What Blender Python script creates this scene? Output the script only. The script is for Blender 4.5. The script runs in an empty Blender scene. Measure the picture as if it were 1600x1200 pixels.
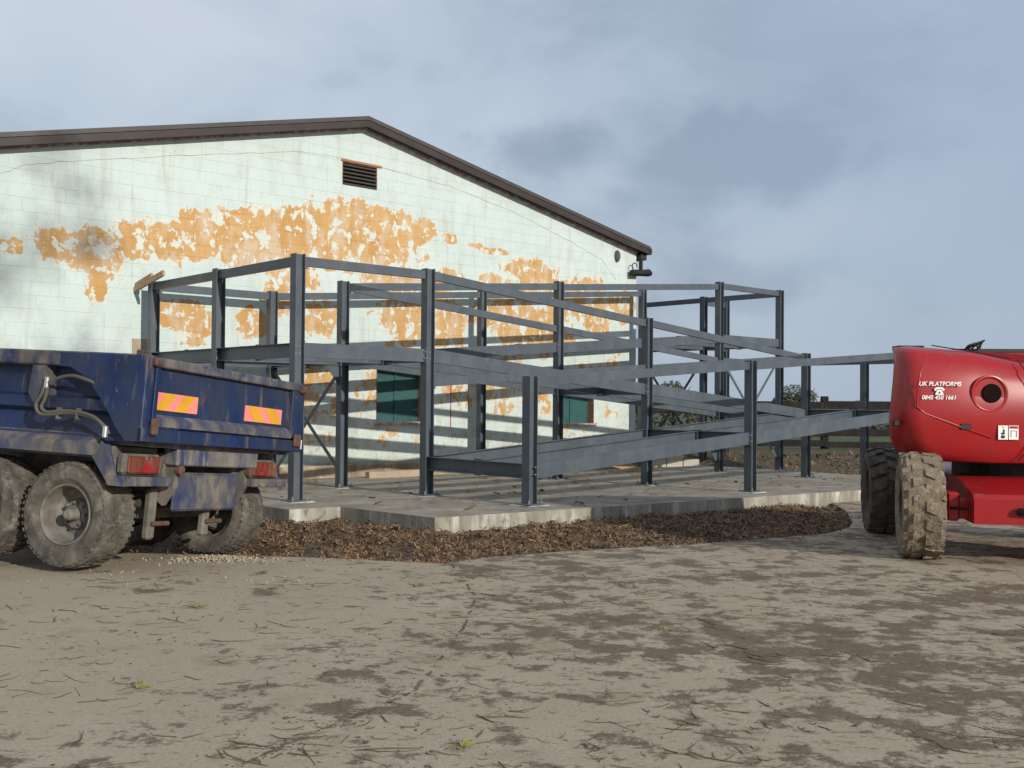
import bpy, bmesh, math, random
from mathutils import Vector, Matrix, noise
random.seed(7)
S = bpy.context.scene
COL = S.collection
R = math.radians

# ------------------------------------------------------------------ camera
H0 = 1.3                                   # eye height above the yard in front
cam_d = bpy.data.cameras.new('camera'); cam = bpy.data.objects.new('camera', cam_d); COL.objects.link(cam)
cam_d.sensor_width = 36; cam_d.lens = 36.655; cam_d.clip_start = .1; cam_d.clip_end = 4000
pt, rl = .0163, .00798
fw = Vector((0, math.cos(pt), math.sin(pt))); up = Vector((0, -math.sin(pt), math.cos(pt))); rt = Vector((1, 0, 0))
rt2 = rt*math.cos(rl)+up*math.sin(rl); up2 = up*math.cos(rl)-rt*math.sin(rl)
M = Matrix((rt2, up2, -fw)).transposed().to_4x4(); M.translation = (0, 0, H0)
cam.matrix_world = M
S.camera = cam

# ------------------------------------------------------------------ frame axes of the building and steelwork
TH = .7403; C_, S_ = math.cos(TH), math.sin(TH)
def UV(u, v, z=0): return Vector((u*C_-v*S_, u*S_+v*C_, z+H0))

# ------------------------------------------------------------------ sky + sun
SUN_AZ = R(3)      # shadows run towards the wall, drifting slightly along it
SUN_EL = R(19.5)
w = bpy.data.worlds.new('World'); S.world = w; w.use_nodes = True
nt = w.node_tree; nt.nodes.clear()
N = nt.nodes.new; L = nt.links.new
sd = UV(math.sin(SUN_AZ), math.cos(SUN_AZ), -H0)   # horizontal travel direction of the light
sunv = Vector((-sd.x*math.cos(SUN_EL), -sd.y*math.cos(SUN_EL), math.sin(SUN_EL))).normalized()
sky = N('ShaderNodeTexSky'); sky.sky_type = 'NISHITA'; sky.sun_disc = False
sky.sun_elevation = SUN_EL; sky.sun_rotation = math.atan2(sunv.x, sunv.y); sky.air_density = 1.3; sky.dust_density = 2.0
bg1 = N('ShaderNodeBackground'); bg1.inputs[1].default_value = .09; L(sky.outputs[0], bg1.inputs[0])
tc = N('ShaderNodeTexCoord')
mp = N('ShaderNodeMapping'); mp.inputs['Scale'].default_value = (1, 1, 2.0); mp.inputs['Location'].default_value = (2.3, .7, 0); L(tc.outputs['Generated'], mp.inputs[0])
nz = N('ShaderNodeTexNoise'); nz.inputs['Scale'].default_value = 3.4; nz.inputs['Detail'].default_value = 7; nz.inputs['Roughness'].default_value = .52; nz.inputs['Distortion'].default_value = .3
L(mp.outputs[0], nz.inputs['Vector'])
cov = nz.outputs['Fac']
def wmath(op, a, b):
    k = N('ShaderNodeMath'); k.operation = op
    for i, x in enumerate((a, b)):
        if isinstance(x, (int, float)): k.inputs[i].default_value = x
        else: L(x, k.inputs[i])
    return k.outputs[0]
# banks of grey cumulus low over the fields to the north (direction, width, height, weight)
wn = N('ShaderNodeTexNoise'); wn.inputs['Scale'].default_value = 7; wn.inputs['Detail'].default_value = 7; wn.inputs['Roughness'].default_value = .58; L(tc.outputs['Generated'], wn.inputs['Vector'])
wv = N('ShaderNodeVectorMath'); wv.operation = 'MULTIPLY_ADD'; L(wn.outputs['Color'], wv.inputs[0]); wv.inputs[1].default_value = (.22, 0, .14)
wo_ = N('ShaderNodeVectorMath'); wo_.operation = 'ADD'; wo_.inputs[1].default_value = (-.11, 0, -.07); L(tc.outputs['Generated'], wo_.inputs[0]); L(wo_.outputs[0], wv.inputs[2])
for d, sx, sz, wt_ in (((.025, .97, .225), .045, .04, .20), ((.15, .95, .185), .075, .05, .22), ((.25, .93, .215), .07, .04, .18), ((.24, .955, .12), .10, .020, .12)):
    q = N('ShaderNodeMapping'); q.vector_type = 'TEXTURE'; q.inputs['Location'].default_value = d; q.inputs['Scale'].default_value = (sx, .6, sz); L(wv.outputs[0], q.inputs[0])
    ln = N('ShaderNodeVectorMath'); ln.operation = 'LENGTH'; L(q.outputs[0], ln.inputs[0])
    r_ = N('ShaderNodeMapRange'); r_.interpolation_type = 'SMOOTHSTEP'; r_.inputs[1].default_value = 1.6; r_.inputs[2].default_value = .25; r_.inputs[3].default_value = 0; r_.inputs[4].default_value = wt_; L(ln.outputs['Value'], r_.inputs[0])
    cov = wmath('SUBTRACT', cov, r_.outputs[0])
cr = N('ShaderNodeValToRGB'); e = cr.color_ramp.elements
e[0].position = .26; e[0].color = (.37, .43, .55, 1); e[1].position = .64; e[1].color = (.74, .81, .91, 1)
m_ = cr.color_ramp.elements.new(.45); m_.color = (.62, .705, .83, 1)
L(cov, cr.inputs[0])
# clearer and bluer towards the right
sep = N('ShaderNodeSeparateXYZ'); L(tc.outputs['Generated'], sep.inputs[0])
mr = N('ShaderNodeMapRange'); mr.inputs[1].default_value = -.2; mr.inputs[2].default_value = .5; mr.inputs[3].default_value = 0; mr.inputs[4].default_value = .75; L(sep.outputs[0], mr.inputs[0])
mul = N('ShaderNodeMix'); mul.data_type = 'RGBA'; L(mr.outputs[0], mul.inputs[0]); L(cr.outputs[0], mul.inputs[6]); mul.inputs[7].default_value = (.37, .505, .70, 1)
class _o: pass
mul_out = mul.outputs[2]
bg2 = N('ShaderNodeBackground'); bg2.inputs[1].default_value = .90; L(mul_out, bg2.inputs[0])
mx = N('ShaderNodeMixShader'); mx.inputs[0].default_value = .82
out = N('ShaderNodeOutputWorld'); L(bg1.outputs[0], mx.inputs[1]); L(bg2.outputs[0], mx.inputs[2]); L(mx.outputs[0], out.inputs[0])

sl = bpy.data.lights.new('sun', 'SUN'); so = bpy.data.objects.new('sun', sl); COL.objects.link(so)
sl.energy = 3.7; sl.angle = R(.55); sl.color = (1, .945, .85)
so.rotation_euler = sunv.to_track_quat('Z', 'Y').to_euler(); so.location = (0, -10, 30)

S.view_settings.view_transform = 'Standard'; S.view_settings.look = 'None'; S.view_settings.gamma = 1; S.view_settings.exposure = 0
S.view_settings.use_curve_mapping = False

# ------------------------------------------------------------------ materials
MATS = {}
def material(name, base, layers=(), rough=.7, bump=0, bscale=30, var=.12, vscale=4, metallic=0, spec=.4, bdetail=5):
    """base colour with mottling; layers = (colour, noise scale, threshold, softness, (stretch xyz), detail)"""
    m = bpy.data.materials.new(name); m.use_nodes = True; MATS[name] = m
    t = m.node_tree; n = t.nodes.new; l = t.links.new
    b = t.nodes['Principled BSDF']; b.inputs['Roughness'].default_value = rough; b.inputs['Metallic'].default_value = metallic
    b.inputs['Specular IOR Level'].default_value = spec
    g = n('ShaderNodeNewGeometry')
    no = n('ShaderNodeTexNoise'); no.inputs['Scale'].default_value = vscale; no.inputs['Detail'].default_value = 6
    l(g.outputs['Position'], no.inputs['Vector'])
    r = n('ShaderNodeValToRGB'); r.color_ramp.elements[0].position = .3; r.color_ramp.elements[1].position = .7
    r.color_ramp.elements[0].color = tuple(max(0, c*(1-var)) for c in base)+(1,)
    r.color_ramp.elements[1].color = tuple(min(1, c*(1+var)) for c in base)+(1,)
    l(no.outputs['Fac'], r.inputs[0]); cur = r.outputs[0]
    for i, ly in enumerate(layers):
        col, sc, th, so_, st = ly[:5]; det = ly[5] if len(ly) > 5 else 6
        mp = n('ShaderNodeMapping'); mp.inputs['Scale'].default_value = st; mp.inputs['Location'].default_value = (i*3.7, i*1.9, i*5.1)
        l(g.outputs['Position'], mp.inputs[0])
        q = n('ShaderNodeTexNoise'); q.inputs['Scale'].default_value = sc; q.inputs['Detail'].default_value = det; q.inputs['Roughness'].default_value = .62
        l(mp.outputs[0], q.inputs['Vector'])
        rr = n('ShaderNodeMapRange'); rr.inputs[1].default_value = th-so_; rr.inputs[2].default_value = th+so_
        l(q.outputs['Fac'], rr.inputs[0])
        mixn = n('ShaderNodeMix'); mixn.data_type = 'RGBA'; l(rr.outputs[0], mixn.inputs[0]); l(cur, mixn.inputs[6]); mixn.inputs[7].default_value = col+(1,)
        cur = mixn.outputs[2]
    l(cur, b.inputs['Base Color'])
    if bump:
        bn = n('ShaderNodeTexNoise'); bn.inputs['Scale'].default_value = bscale; bn.inputs['Detail'].default_value = bdetail; l(g.outputs['Position'], bn.inputs['Vector'])
        bp = n('ShaderNodeBump'); bp.inputs['Strength'].default_value = bump; bp.inputs['Distance'].default_value = .02
        l(bn.outputs['Fac'], bp.inputs['Height']); l(bp.outputs[0], b.inputs['Normal'])
    return m
ONE = (1, 1, 1)
steel = material('painted_steel', (.074, .091, .108), [((.105, .122, .138), 3, .60, .14, (1, 1, .5)), ((.062, .076, .09), 6, .62, .12, (1, 1, .6)), ((.20, .17, .13), 14, .72, .05, ONE)], rough=.42, var=.10, vscale=2.5, spec=.5)
steel_dark = material('bolt_steel', (.30, .31, .32), rough=.4, metallic=.6)
grout = material('grout', (.50, .49, .45), [((.25, .23, .2), 12, .55, .1, ONE)], rough=.9)
slab_m = material('slab_concrete', (.32, .285, .225), [((.20, .165, .12), 1.3, .53, .16, ONE), ((.42, .41, .37), 3, .64, .1, ONE), ((.15, .125, .10), 7, .66, .06, ONE)], rough=.85, bump=.25, bscale=40, var=.12)
slab_face_m = material('slab_edge_concrete', (.37, .345, .285), [((.22, .20, .155), 2.2, .50, .12, (1, 1, .15)), ((.52, .50, .45), 4, .60, .08, (1, 1, .25)), ((.16, .14, .11), 9, .62, .08, (1, 1, .4))], rough=.9, bump=.3, bscale=25, var=.15)
mulch_m = material('mulch_soil', (.085, .058, .037), [((.14, .095, .055), 8, .55, .1, ONE), ((.035, .025, .018), 3, .58, .1, ONE)], rough=.95, bump=1, bscale=35, var=.35, vscale=12)
blue_m = material('trailer_blue_paint', (.008, .024, .088), [((.035, .042, .062), 3.2, .54, .16, (1, 1, .5)), ((.16, .135, .105), 5, .64, .08, (1.2, 1.2, .25)), ((.10, .045, .025), 7, .68, .04, (1, 1, .6)), ((.20, .19, .18), 26, .70, .03, (1, 1, .35))], rough=.5, var=.3, vscale=3, bump=.08, bscale=20)
blue_dirty_m = material('trailer_dirty_paint', (.028, .042, .105), [((.10, .095, .095), 4, .50, .14, (1, 1, .4)), ((.20, .17, .13), 6, .56, .10, (1, 1, .6)), ((.12, .055, .03), 9, .68, .04, ONE)], rough=.75, var=.3, vscale=5)
chassis_m = material('muddy_chassis_steel', (.10, .092, .08), [((.19, .17, .14), 6, .52, .12, ONE), ((.035, .035, .04), 4, .60, .08, ONE)], rough=.85, var=.3)
rust_m = material('rusty_steel', (.13, .07, .045), [((.06, .04, .03), 20, .55, .1, ONE)], rough=.85, var=.3)
tyre_m = material('muddy_tyre_rubber', (.125, .11, .088), [((.05, .046, .04), 5, .52, .14, ONE), ((.20, .18, .145), 11, .60, .1, ONE)], rough=.92, var=.25, bump=.3, bscale=40)
mudtyre_m = material('mud_caked_tyre', (.225, .18, .125), [((.11, .085, .06), 7, .55, .14, ONE), ((.29, .24, .175), 16, .60, .08, ONE), ((.05, .045, .04), 4, .68, .06, ONE)], rough=.95, var=.2, bump=.9, bscale=28)
tyre_dark_m = material('dark_tyre_rubber', (.045, .04, .035), [((.14, .115, .085), 6, .52, .14, ONE)], rough=.85, var=.3, bump=.4, bscale=30)
rim_m = material('muddy_wheel_rim', (.20, .19, .165), [((.12, .105, .085), 7, .5, .12, ONE)], rough=.75, var=.2)
red_m = material('red_lift_paint', (.36, .010, .012), [((.28, .018, .020), 2.5, .52, .18, ONE), ((.22, .10, .07), 22, .70, .04, ONE), ((.20, .11, .08), 5, .70, .08, (1, 1, .5))], rough=.30, var=.08, vscale=2, spec=.5)
black_m = material('black_rubber', (.012, .012, .013), rough=.55)
white_m = material('white_vinyl', (.78, .78, .76), rough=.5, var=.04)
roof_m = material('brown_roof_trim', (.036, .025, .021), [((.046, .034, .028), 3, .6, .1, ONE)], rough=.55, var=.15, vscale=1.5)
roof_top_m = material('grey_brown_roof_sheet', (.060, .053, .049), rough=.5, var=.12)
pink_m = material('flaking_pink_paint', (.36, .22, .20), [((.60, .54, .50), 9, .55, .08, ONE), ((.22, .12, .10), 5, .68, .05, ONE)], rough=.8)
teal_m = material('teal_boarded_panel', (.030, .10, .095), [((.02, .055, .055), 4, .6, .1, ONE)], rough=.5, var=.2)
brick_m = material('window_brick', (.34, .17, .12), [((.5, .42, .36), 9, .64, .06, ONE)], rough=.9, var=.2)
wood_m = material('sawn_timber', (.47, .33, .19), [((.30, .20, .11), 12, .55, .1, (1, 1, 1))], rough=.8, var=.15)
oldwood_m = material('weathered_fence_timber', (.016, .011, .009), [((.032, .022, .016), 4, .6, .1, ONE), ((.03, .045, .02), 3, .68, .06, ONE)], rough=.9, var=.35)
blockc_m = material('new_concrete_block', (.46, .42, .35), rough=.9, var=.08, bump=.3)
grass_m = material('field_grass', (.045, .075, .018), [((.075, .085, .028), .5, .55, .15, ONE), ((.05, .05, .02), 1.5, .64, .1, ONE)], rough=.9, var=.25, vscale=3)
bank_m = material('soil_bank', (.085, .060, .040), [((.06, .075, .025), 1.6, .55, .1, ONE), ((.17, .13, .09), 6, .62, .08, ONE)], rough=.95, var=.3, vscale=8, bump=1, bscale=14)
leaf_m = material('tree_foliage', (.055, .07, .035), [((.10, .10, .05), .8, .55, .2, ONE)], rough=.7, var=.3)
hedge_m = material('hedge_foliage', (.034, .026, .018), [((.03, .034, .016), 1, .55, .2, ONE)], rough=.8, var=.3)
bark_m = material('bark', (.06, .05, .04), rough=.9)
twig_m = material('fallen_twigs', (.11, .072, .048), [((.19, .13, .08), 8, .6, .1, ONE)], rough=.85, var=.3)
litter_m = material('dead_leaves', (.175, .102, .055), [((.34, .22, .115), 40, .54, .12, ONE), ((.06, .04, .028), 5, .58, .12, ONE)], rough=.85, var=.4, vscale=14)
green_leaf_m = material('yellow_green_leaves', (.20, .20, .05), [((.28, .22, .07), 25, .55, .1, ONE)], rough=.6)
gravel_m = material('pale_gravel', (.36, .30, .21), rough=.9, var=.3, vscale=30)
lamp_m = material('rear_lamp_lens', (.15, .03, .024), [((.20, .075, .03), 9, .55, .08, (1, 1, .3)), ((.24, .19, .15), 14, .60, .06, (1, 1, .3))], rough=.4)
amber_m = material('amber_reflector', (.72, .35, .03), rough=.35)
pinkref_m = material('pink_reflector', (.90, .27, .22), rough=.35, var=.05)
redtri_m = material('red_triangle_reflector', (.30, .015, .018), [((.2, .12, .1), 12, .6, .1, ONE)], rough=.4)
hose_m = material('grey_hose', (.10, .092, .075), rough=.7)
silver_m = material('silver_fitting', (.5, .5, .48), rough=.35, metallic=.6)

def yard_material():
    m = bpy.data.materials.new('muddy_yard_concrete'); m.use_nodes = True; t = m.node_tree; n = t.nodes.new; l = t.links.new
    b = t.nodes['Principled BSDF']; g = n('ShaderNodeNewGeometry')
    def ns(sc, det=6, rough=.55, st=ONE, loc=(0, 0, 0)):
        mp = n('ShaderNodeMapping'); mp.inputs['Scale'].default_value = st; mp.inputs['Location'].default_value = loc; l(g.outputs['Position'], mp.inputs[0])
        q = n('ShaderNodeTexNoise'); q.inputs['Scale'].default_value = sc; q.inputs['Detail'].default_value = det; q.inputs['Roughness'].default_value = rough
        l(mp.outputs[0], q.inputs['Vector']); return q.outputs['Fac']
    def ramp(f, a, b2, lo=0., hi=1.):
        r = n('ShaderNodeMapRange'); r.inputs[1].default_value = a; r.inputs[2].default_value = b2; r.inputs[3].default_value = lo; r.inputs[4].default_value = hi; l(f, r.inputs[0]); return r.outputs[0]
    def mixc(f, a, c2):
        k = n('ShaderNodeMix'); k.data_type = 'RGBA'; l(f, k.inputs[0])
        if isinstance(a, tuple): k.inputs[6].default_value = a+(1,)
        else: l(a, k.inputs[6])
        k.inputs[7].default_value = c2+(1,); return k.outputs[2]
    def math_(op, a, c2):
        k = n('ShaderNodeMath'); k.operation = op
        for i, x in enumerate((a, c2)):
            if isinstance(x, (int, float)): k.inputs[i].default_value = x
            else: l(x, k.inputs[i])
        return k.outputs[0]
    col = mixc(ramp(ns(.9), .35, .65), (.365, .298, .208), (.415, .345, .252))
    col = mixc(ramp(ns(55, 3), .35, .75), col, (.30, .24, .165))
    col = mixc(ramp(ns(2.3, 5), .58, .72, 0, .6), col, (.25, .185, .122))
    # caked mud, thicker towards the machine's tracks on the right
    sx = n('ShaderNodeSeparateXYZ'); l(g.outputs['Position'], sx.inputs[0])
    bias = ramp(sx.outputs[0], -1.8, .4, -.055, .03)
    near = ramp(ns(.55, 3, .5, loc=(4, 2, 0)), .3, .7, -.06, .06)
    mud = math_('ADD', math_('ADD', ns(3.4, 12, .72, st=(1, .9, 1), loc=(7, 3, 1)), bias), near)
    mk = ramp(mud, .535, .60)
    col = mixc(math_('MULTIPLY', mk, .88), col, (.130, .086, .050))
    col = mixc(math_('MULTIPLY', ramp(mud, .62, .70), .7), col, (.092, .060, .035))
    fine = math_('ADD', ns(11, 10, .72, st=(.7, 1.2, 1), loc=(3, 8, 2)), math_('MULTIPLY', math_('ADD', bias, near), .8))
    col = mixc(math_('MULTIPLY', ramp(fine, .555, .60), .65), col, (.150, .100, .060))
    l(col, b.inputs['Base Color']); 
    l(ramp(mk, 0, 1, .9, .8), b.inputs['Roughness'])
    hb = math_('ADD', math_('MULTIPLY', mk, .6), math_('MULTIPLY', ns(60, 4), .25)); hb = math_('ADD', hb, math_('MULTIPLY', math_('MULTIPLY', ns(22, 5), mk), .8))
    bp = n('ShaderNodeBump'); bp.inputs['Strength'].default_value = .7; bp.inputs['Distance'].default_value = .02; l(hb, bp.inputs['Height']); l(bp.outputs[0], b.inputs['Normal'])
    return m
yard_m = yard_material()

PEEL = [(5.34,2.42,.21,.16),(6.03,2.57,.46,.32),(6.66,2.45,.54,.49),(6.67,1.95,.2,.38),(7.55,2.73,.71,.4),(8.5,2.93,.68,.46),(9.65,3.15,1.0,.51),(10.75,3.28,.86,.65),(11.64,3.54,.84,.52),(12.59,3.36,1.0,.69),(13.41,3.64,.65,.3),(14.29,3.55,.32,.13),(12.43,2.64,.64,.46),(11.65,2.89,.91,.45),(10.34,2.52,.84,.56),(9.39,2.73,.65,.36),(8.39,1.41,.59,.44),(7.97,1.56,.35,.25),(9.67,1.43,.47,.34),(10.07,1.88,.41,.37),(13.35,2.04,1.02,.95),(12.94,.87,.41,.54),(14.13,1.75,.89,.7),(14.3,2.6,.54,.28),(16.0,2.15,1.09,.91),(17.23,1.93,1.16,.99),(16.8,3.03,1.14,.3),(18.31,2.7,1.35,.41),(15.59,3.39,.5,.09),(15.12,3.47,.26,.07),(19.0,2.35,.93,.72),(20.08,2.42,.49,.49),(11.07,1.57,.44,.44),(10.94,.43,.65,.63),(11.09,-.45,.73,.76),(12.23,.06,.35,.79),(12.8,-.93,.42,.45),(13.55,-1.02,.21,.41),(14.69,.08,.92,.56),(16.02,.24,.89,.88),(17.04,-.2,.63,.6),(18.34,-.2,.56,.94),(18.79,.59,.69,.4),(19.73,.45,.34,.81),(12.0,-.98,.31,.32),(19.62,-.44,.34,.48)]
def wall_material():
    m = bpy.data.materials.new('peeling_painted_blockwork'); m.use_nodes = True; t = m.node_tree; n = t.nodes.new; l = t.links.new
    b = t.nodes['Principled BSDF']; b.inputs['Roughness'].default_value = .75; b.inputs['Specular IOR Level'].default_value = .25
    g = n('ShaderNodeNewGeometry')
    vr = n('ShaderNodeVectorRotate'); vr.rotation_type = 'Z_AXIS'; vr.inputs['Angle'].default_value = -TH; l(g.outputs['Position'], vr.inputs['Vector'])
    sp = n('ShaderNodeSeparateXYZ'); l(vr.outputs[0], sp.inputs[0])
    cb = n('ShaderNodeCombineXYZ'); l(sp.outputs[0], cb.inputs[0]); l(sp.outputs[2], cb.inputs[1]); P = cb.outputs[0]
    def mth(op, a, c2=0., clamp=False):
        k = n('ShaderNodeMath'); k.operation = op; k.use_clamp = clamp
        for i, x in enumerate((a, c2)):
            if isinstance(x, (int, float)): k.inputs[i].default_value = x
            else: l(x, k.inputs[i])
        return k.outputs[0]
    def ns(sc, det=6, rough=.55, st=ONE, loc=(0, 0, 0), dist=0):
        mp = n('ShaderNodeMapping'); mp.inputs['Scale'].default_value = st; mp.inputs['Location'].default_value = loc; l(cb.outputs[0], mp.inputs[0])
        q = n('ShaderNodeTexNoise'); q.inputs['Scale'].default_value = sc; q.inputs['Detail'].default_value = det; q.inputs['Roughness'].default_value = rough; q.inputs['Distortion'].default_value = dist
        l(mp.outputs[0], q.inputs['Vector']); return q.outputs['Fac']
    def ramp(f, a, b2, lo=0., hi=1.):
        r = n('ShaderNodeMapRange'); r.inputs[1].default_value = a; r.inputs[2].default_value = b2; r.inputs[3].default_value = lo; r.inputs[4].default_value = hi; l(f, r.inputs[0]); return r.outputs[0]
    def mixc(f, a, c2):
        k = n('ShaderNodeMix'); k.data_type = 'RGBA'; l(f, k.inputs[0])
        if isinstance(a, tuple): k.inputs[6].default_value = a+(1,)
        else: l(a, k.inputs[6])
        if isinstance(c2, tuple): k.inputs[7].default_value = c2+(1,)
        else: l(c2, k.inputs[7])
        return k.outputs[2]
    mask = None; P0_ = P
    for u, z, ru, rz in PEEL:
        mp = n('ShaderNodeMapping'); mp.vector_type = 'TEXTURE'; mp.inputs['Location'].default_value = (u, z+H0, 0); mp.inputs['Scale'].default_value = (ru*1.15, rz*1.15, 1); l(P, mp.inputs[0])
        ln = n('ShaderNodeVectorMath'); ln.operation = 'LENGTH'; l(mp.outputs[0], ln.inputs[0])
        v = ramp(ln.outputs['Value'], 1.35, .55); mask = v if mask is None else mth('MAXIMUM', mask, v)
        sq = n('ShaderNodeVectorMath'); sq.operation = 'MULTIPLY_ADD'; l(mask, sq.inputs[0]); sq.inputs[1].default_value = (1e-6, 1e-6, 0); l(P0_, sq.inputs[2]); P = sq.outputs[0]
    P = P0_
    lowcut = ramp(sp.outputs[2], .9, 2.2, .62, 1.0)
    n1 = ns(2.3, 9, .64, (1, .85, 1), (3, 1, 0), .25); n2 = ns(9, 6, .6, (1, .7, 1), (1, 5, 0), .3)
    f = mth('ADD', mth('MULTIPLY', mth('MULTIPLY', mask, lowcut), .305), mth('MULTIPLY', mth('ADD', mth('MULTIPLY', n1, .72), mth('MULTIPLY', n2, .28)), 1.0))
    peel = ramp(f, .705, .74)
    halo = ramp(f, .665, .71, 0, .6)
    base = mixc(ramp(ns(.7, 5), .35, .7), (.555, .635, .605), (.505, .59, .56))
    base = mixc(ramp(ns(3.2, 7, .6, (1, .5, 1), (8, 0, 0)), .50, .72, 0, .6), base, (.44, .48, .42))
    # grime low on the wall and in streaks
    low = ramp(sp.outputs[2], 1.55, .1, 0, 1)
    gr = mth('MULTIPLY', low, ramp(ns(2.2, 7, .62, (1.2, .6, 1), (2, 9, 0)), .44, .62, 0, .75))
    base = mixc(gr, base, (.40, .425, .36))
    gr2 = mth('MULTIPLY', low, ramp(ns(5, 6, .65, (1, 1, 1), (12, 4, 0)), .53, .64, 0, .85))
    base = mixc(gr2, base, (.38, .27, .17))
    st = ramp(ns(3.5, 5, .6, (1.6, .12, 1), (5, 5, 0)), .56, .70, 0, .45); base = mixc(st, base, (.40, .39, .32))
    base = mixc(halo, base, (.64, .66, .60))
    spk = ramp(ns(16, 3, .5, ONE, (3, 3, 0)), .735, .75, 0, .7); base = mixc(spk, base, (.22, .21, .19))
    org = mixc(ramp(ns(1.7, 5, .55, (1.4, .6, 1), (0, 8, 0)), .40, .62), (.545, .335, .14), (.49, .28, .10))
    org = mixc(ramp(ns(2.4, 6, .6, (1.5, .5, 1), (6, 2, 0)), .48, .62, 0, .85), org, (.57, .45, .33))
    org = mixc(ramp(ns(12, 5, .6, (1, .8, 1), (1, 1, 0)), .60, .68, 0, .6), org, (.44, .24, .10))
    col = mixc(peel, base, org)
    flk = ramp(ns(4.6, 7, .64, (1, .8, 1), (9, 9, 0), .3), .552, .566); col = mixc(mth('MULTIPLY', flk, peel), col, (.60, .63, .565))
    # bottom splash zone
    pl = ramp(sp.outputs[2], .16, -.08, 0, .85); col = mixc(mth('MULTIPLY', pl, ramp(n1, .35, .55, .5, 1)), col, (.33, .29, .215))
    l(col, b.inputs['Base Color'])
    bp = n('ShaderNodeBump'); bp.inputs['Strength'].default_value = .6; bp.inputs['Distance'].default_value = .01
    l(ns(25, 4), bp.inputs['Height']); l(bp.outputs[0], b.inputs['Normal'])
    return m
wall_m = wall_material()

# ------------------------------------------------------------------ mesh helpers
def link(name, me, m, parent=None, mw=None):
    o = bpy.data.objects.new(name, me); COL.objects.link(o)
    if m and not me.materials: me.materials.append(m)
    if parent: o.parent = parent
    return o
def mesh_of(bm, smooth=False, angle=None):
    me = bpy.data.meshes.new('m'); bmesh.ops.recalc_face_normals(bm, faces=bm.faces); bm.to_mesh(me); bm.free()
    if smooth:
        for p in me.polygons: p.use_smooth = True
        if angle: me.set_sharp_from_angle(angle=R(angle))
    return me
def empty(name, loc, label=None, cat=None, group=None, rz=0):
    o = bpy.data.objects.new(name, None); COL.objects.link(o); o.location = loc; o.rotation_euler[2] = rz; o.empty_display_size = .2
    tag(o, label, cat, group); return o
def tag(o, label=None, cat=None, group=None, kind=None):
    if label: o['label'] = label
    if cat: o['category'] = cat
    if group: o['group'] = group
    if kind: o['kind'] = kind
    return o
def add_box(bm, x0, x1, y0, y1, z0, z1, bev=0):
    vs = [bm.verts.new(p) for p in ((x0,y0,z0),(x1,y0,z0),(x1,y1,z0),(x0,y1,z0),(x0,y0,z1),(x1,y0,z1),(x1,y1,z1),(x0,y1,z1))]
    fs = [bm.faces.new([vs[i] for i in q]) for q in ((0,3,2,1),(4,5,6,7),(0,1,5,4),(1,2,6,5),(2,3,7,6),(3,0,4,7))]
    if bev:
        es = list({e for f in fs for e in f.edges}); bmesh.ops.bevel(bm, geom=es, offset=bev, segments=1, affect='EDGES')
    return vs
def box(name, m, parent, x0, x1, y0, y1, z0, z1, bev=0, off=Vector()):
    bm = bmesh.new(); add_box(bm, x0-off.x, x1-off.x, y0-off.y, y1-off.y, z0-off.z, z1-off.z, bev)
    return link(name, mesh_of(bm), m, parent)
def add_prism(bm, prof, a, b, X, Y):
    """profile (x,y) pairs swept from a to b; X, Y are the section axes"""
    r0 = [bm.verts.new(a+X*x+Y*y) for x, y in prof]; r1 = [bm.verts.new(b+X*x+Y*y) for x, y in prof]
    k = len(prof)
    for i in range(k): bm.faces.new((r0[i], r0[(i+1)%k], r1[(i+1)%k], r1[i]))
    bm.faces.new(r0[::-1]); bm.faces.new(r1)
def add_tube(bm, pts, rad, seg=8, cap=True):
    rings = []; k = len(pts)
    for i, p in enumerate(pts):
        p = Vector(p); t = (Vector(pts[min(i+1, k-1)])-Vector(pts[max(i-1, 0)])).normalized()
        a = t.orthogonal().normalized() if i == 0 else (rings_a - t*rings_a.dot(t)).normalized()
        rings_a = a; b2 = t.cross(a); r_ = rad[i] if isinstance(rad, (list, tuple)) else rad
        rings.append([bm.verts.new(p+(a*math.cos(2*math.pi*j/seg)+b2*math.sin(2*math.pi*j/seg))*r_) for j in range(seg)])
    for i in range(k-1):
        for j in range(seg): bm.faces.new((rings[i][j], rings[i][(j+1)%seg], rings[i+1][(j+1)%seg], rings[i+1][j]))
    if cap: bm.faces.new(rings[0][::-1]); bm.faces.new(rings[-1])
def add_lathe(bm, prof, axis_o, A, B, Cc, seg=32, close=False, cap=True):
    """prof: (along-axis, radius); A = axis direction, B, Cc = radial axes"""
    rings = [[bm.verts.new(axis_o+A*h+(B*math.cos(2*math.pi*j/seg)+Cc*math.sin(2*math.pi*j/seg))*r_) for j in range(seg)] for h, r_ in prof]
    n_ = len(rings)
    for i in range(n_-1 if not close else n_):
        for j in range(seg): bm.faces.new((rings[i][j], rings[i][(j+1)%seg], rings[(i+1)%n_][(j+1)%seg], rings[(i+1)%n_][j]))
    if not close and cap:
        bm.faces.new(rings[0][::-1]); bm.faces.new(rings[-1])
def smoothstep(a, b, x):
    t = min(1, max(0, (x-a)/(b-a))); return t*t*(3-2*t)

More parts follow.
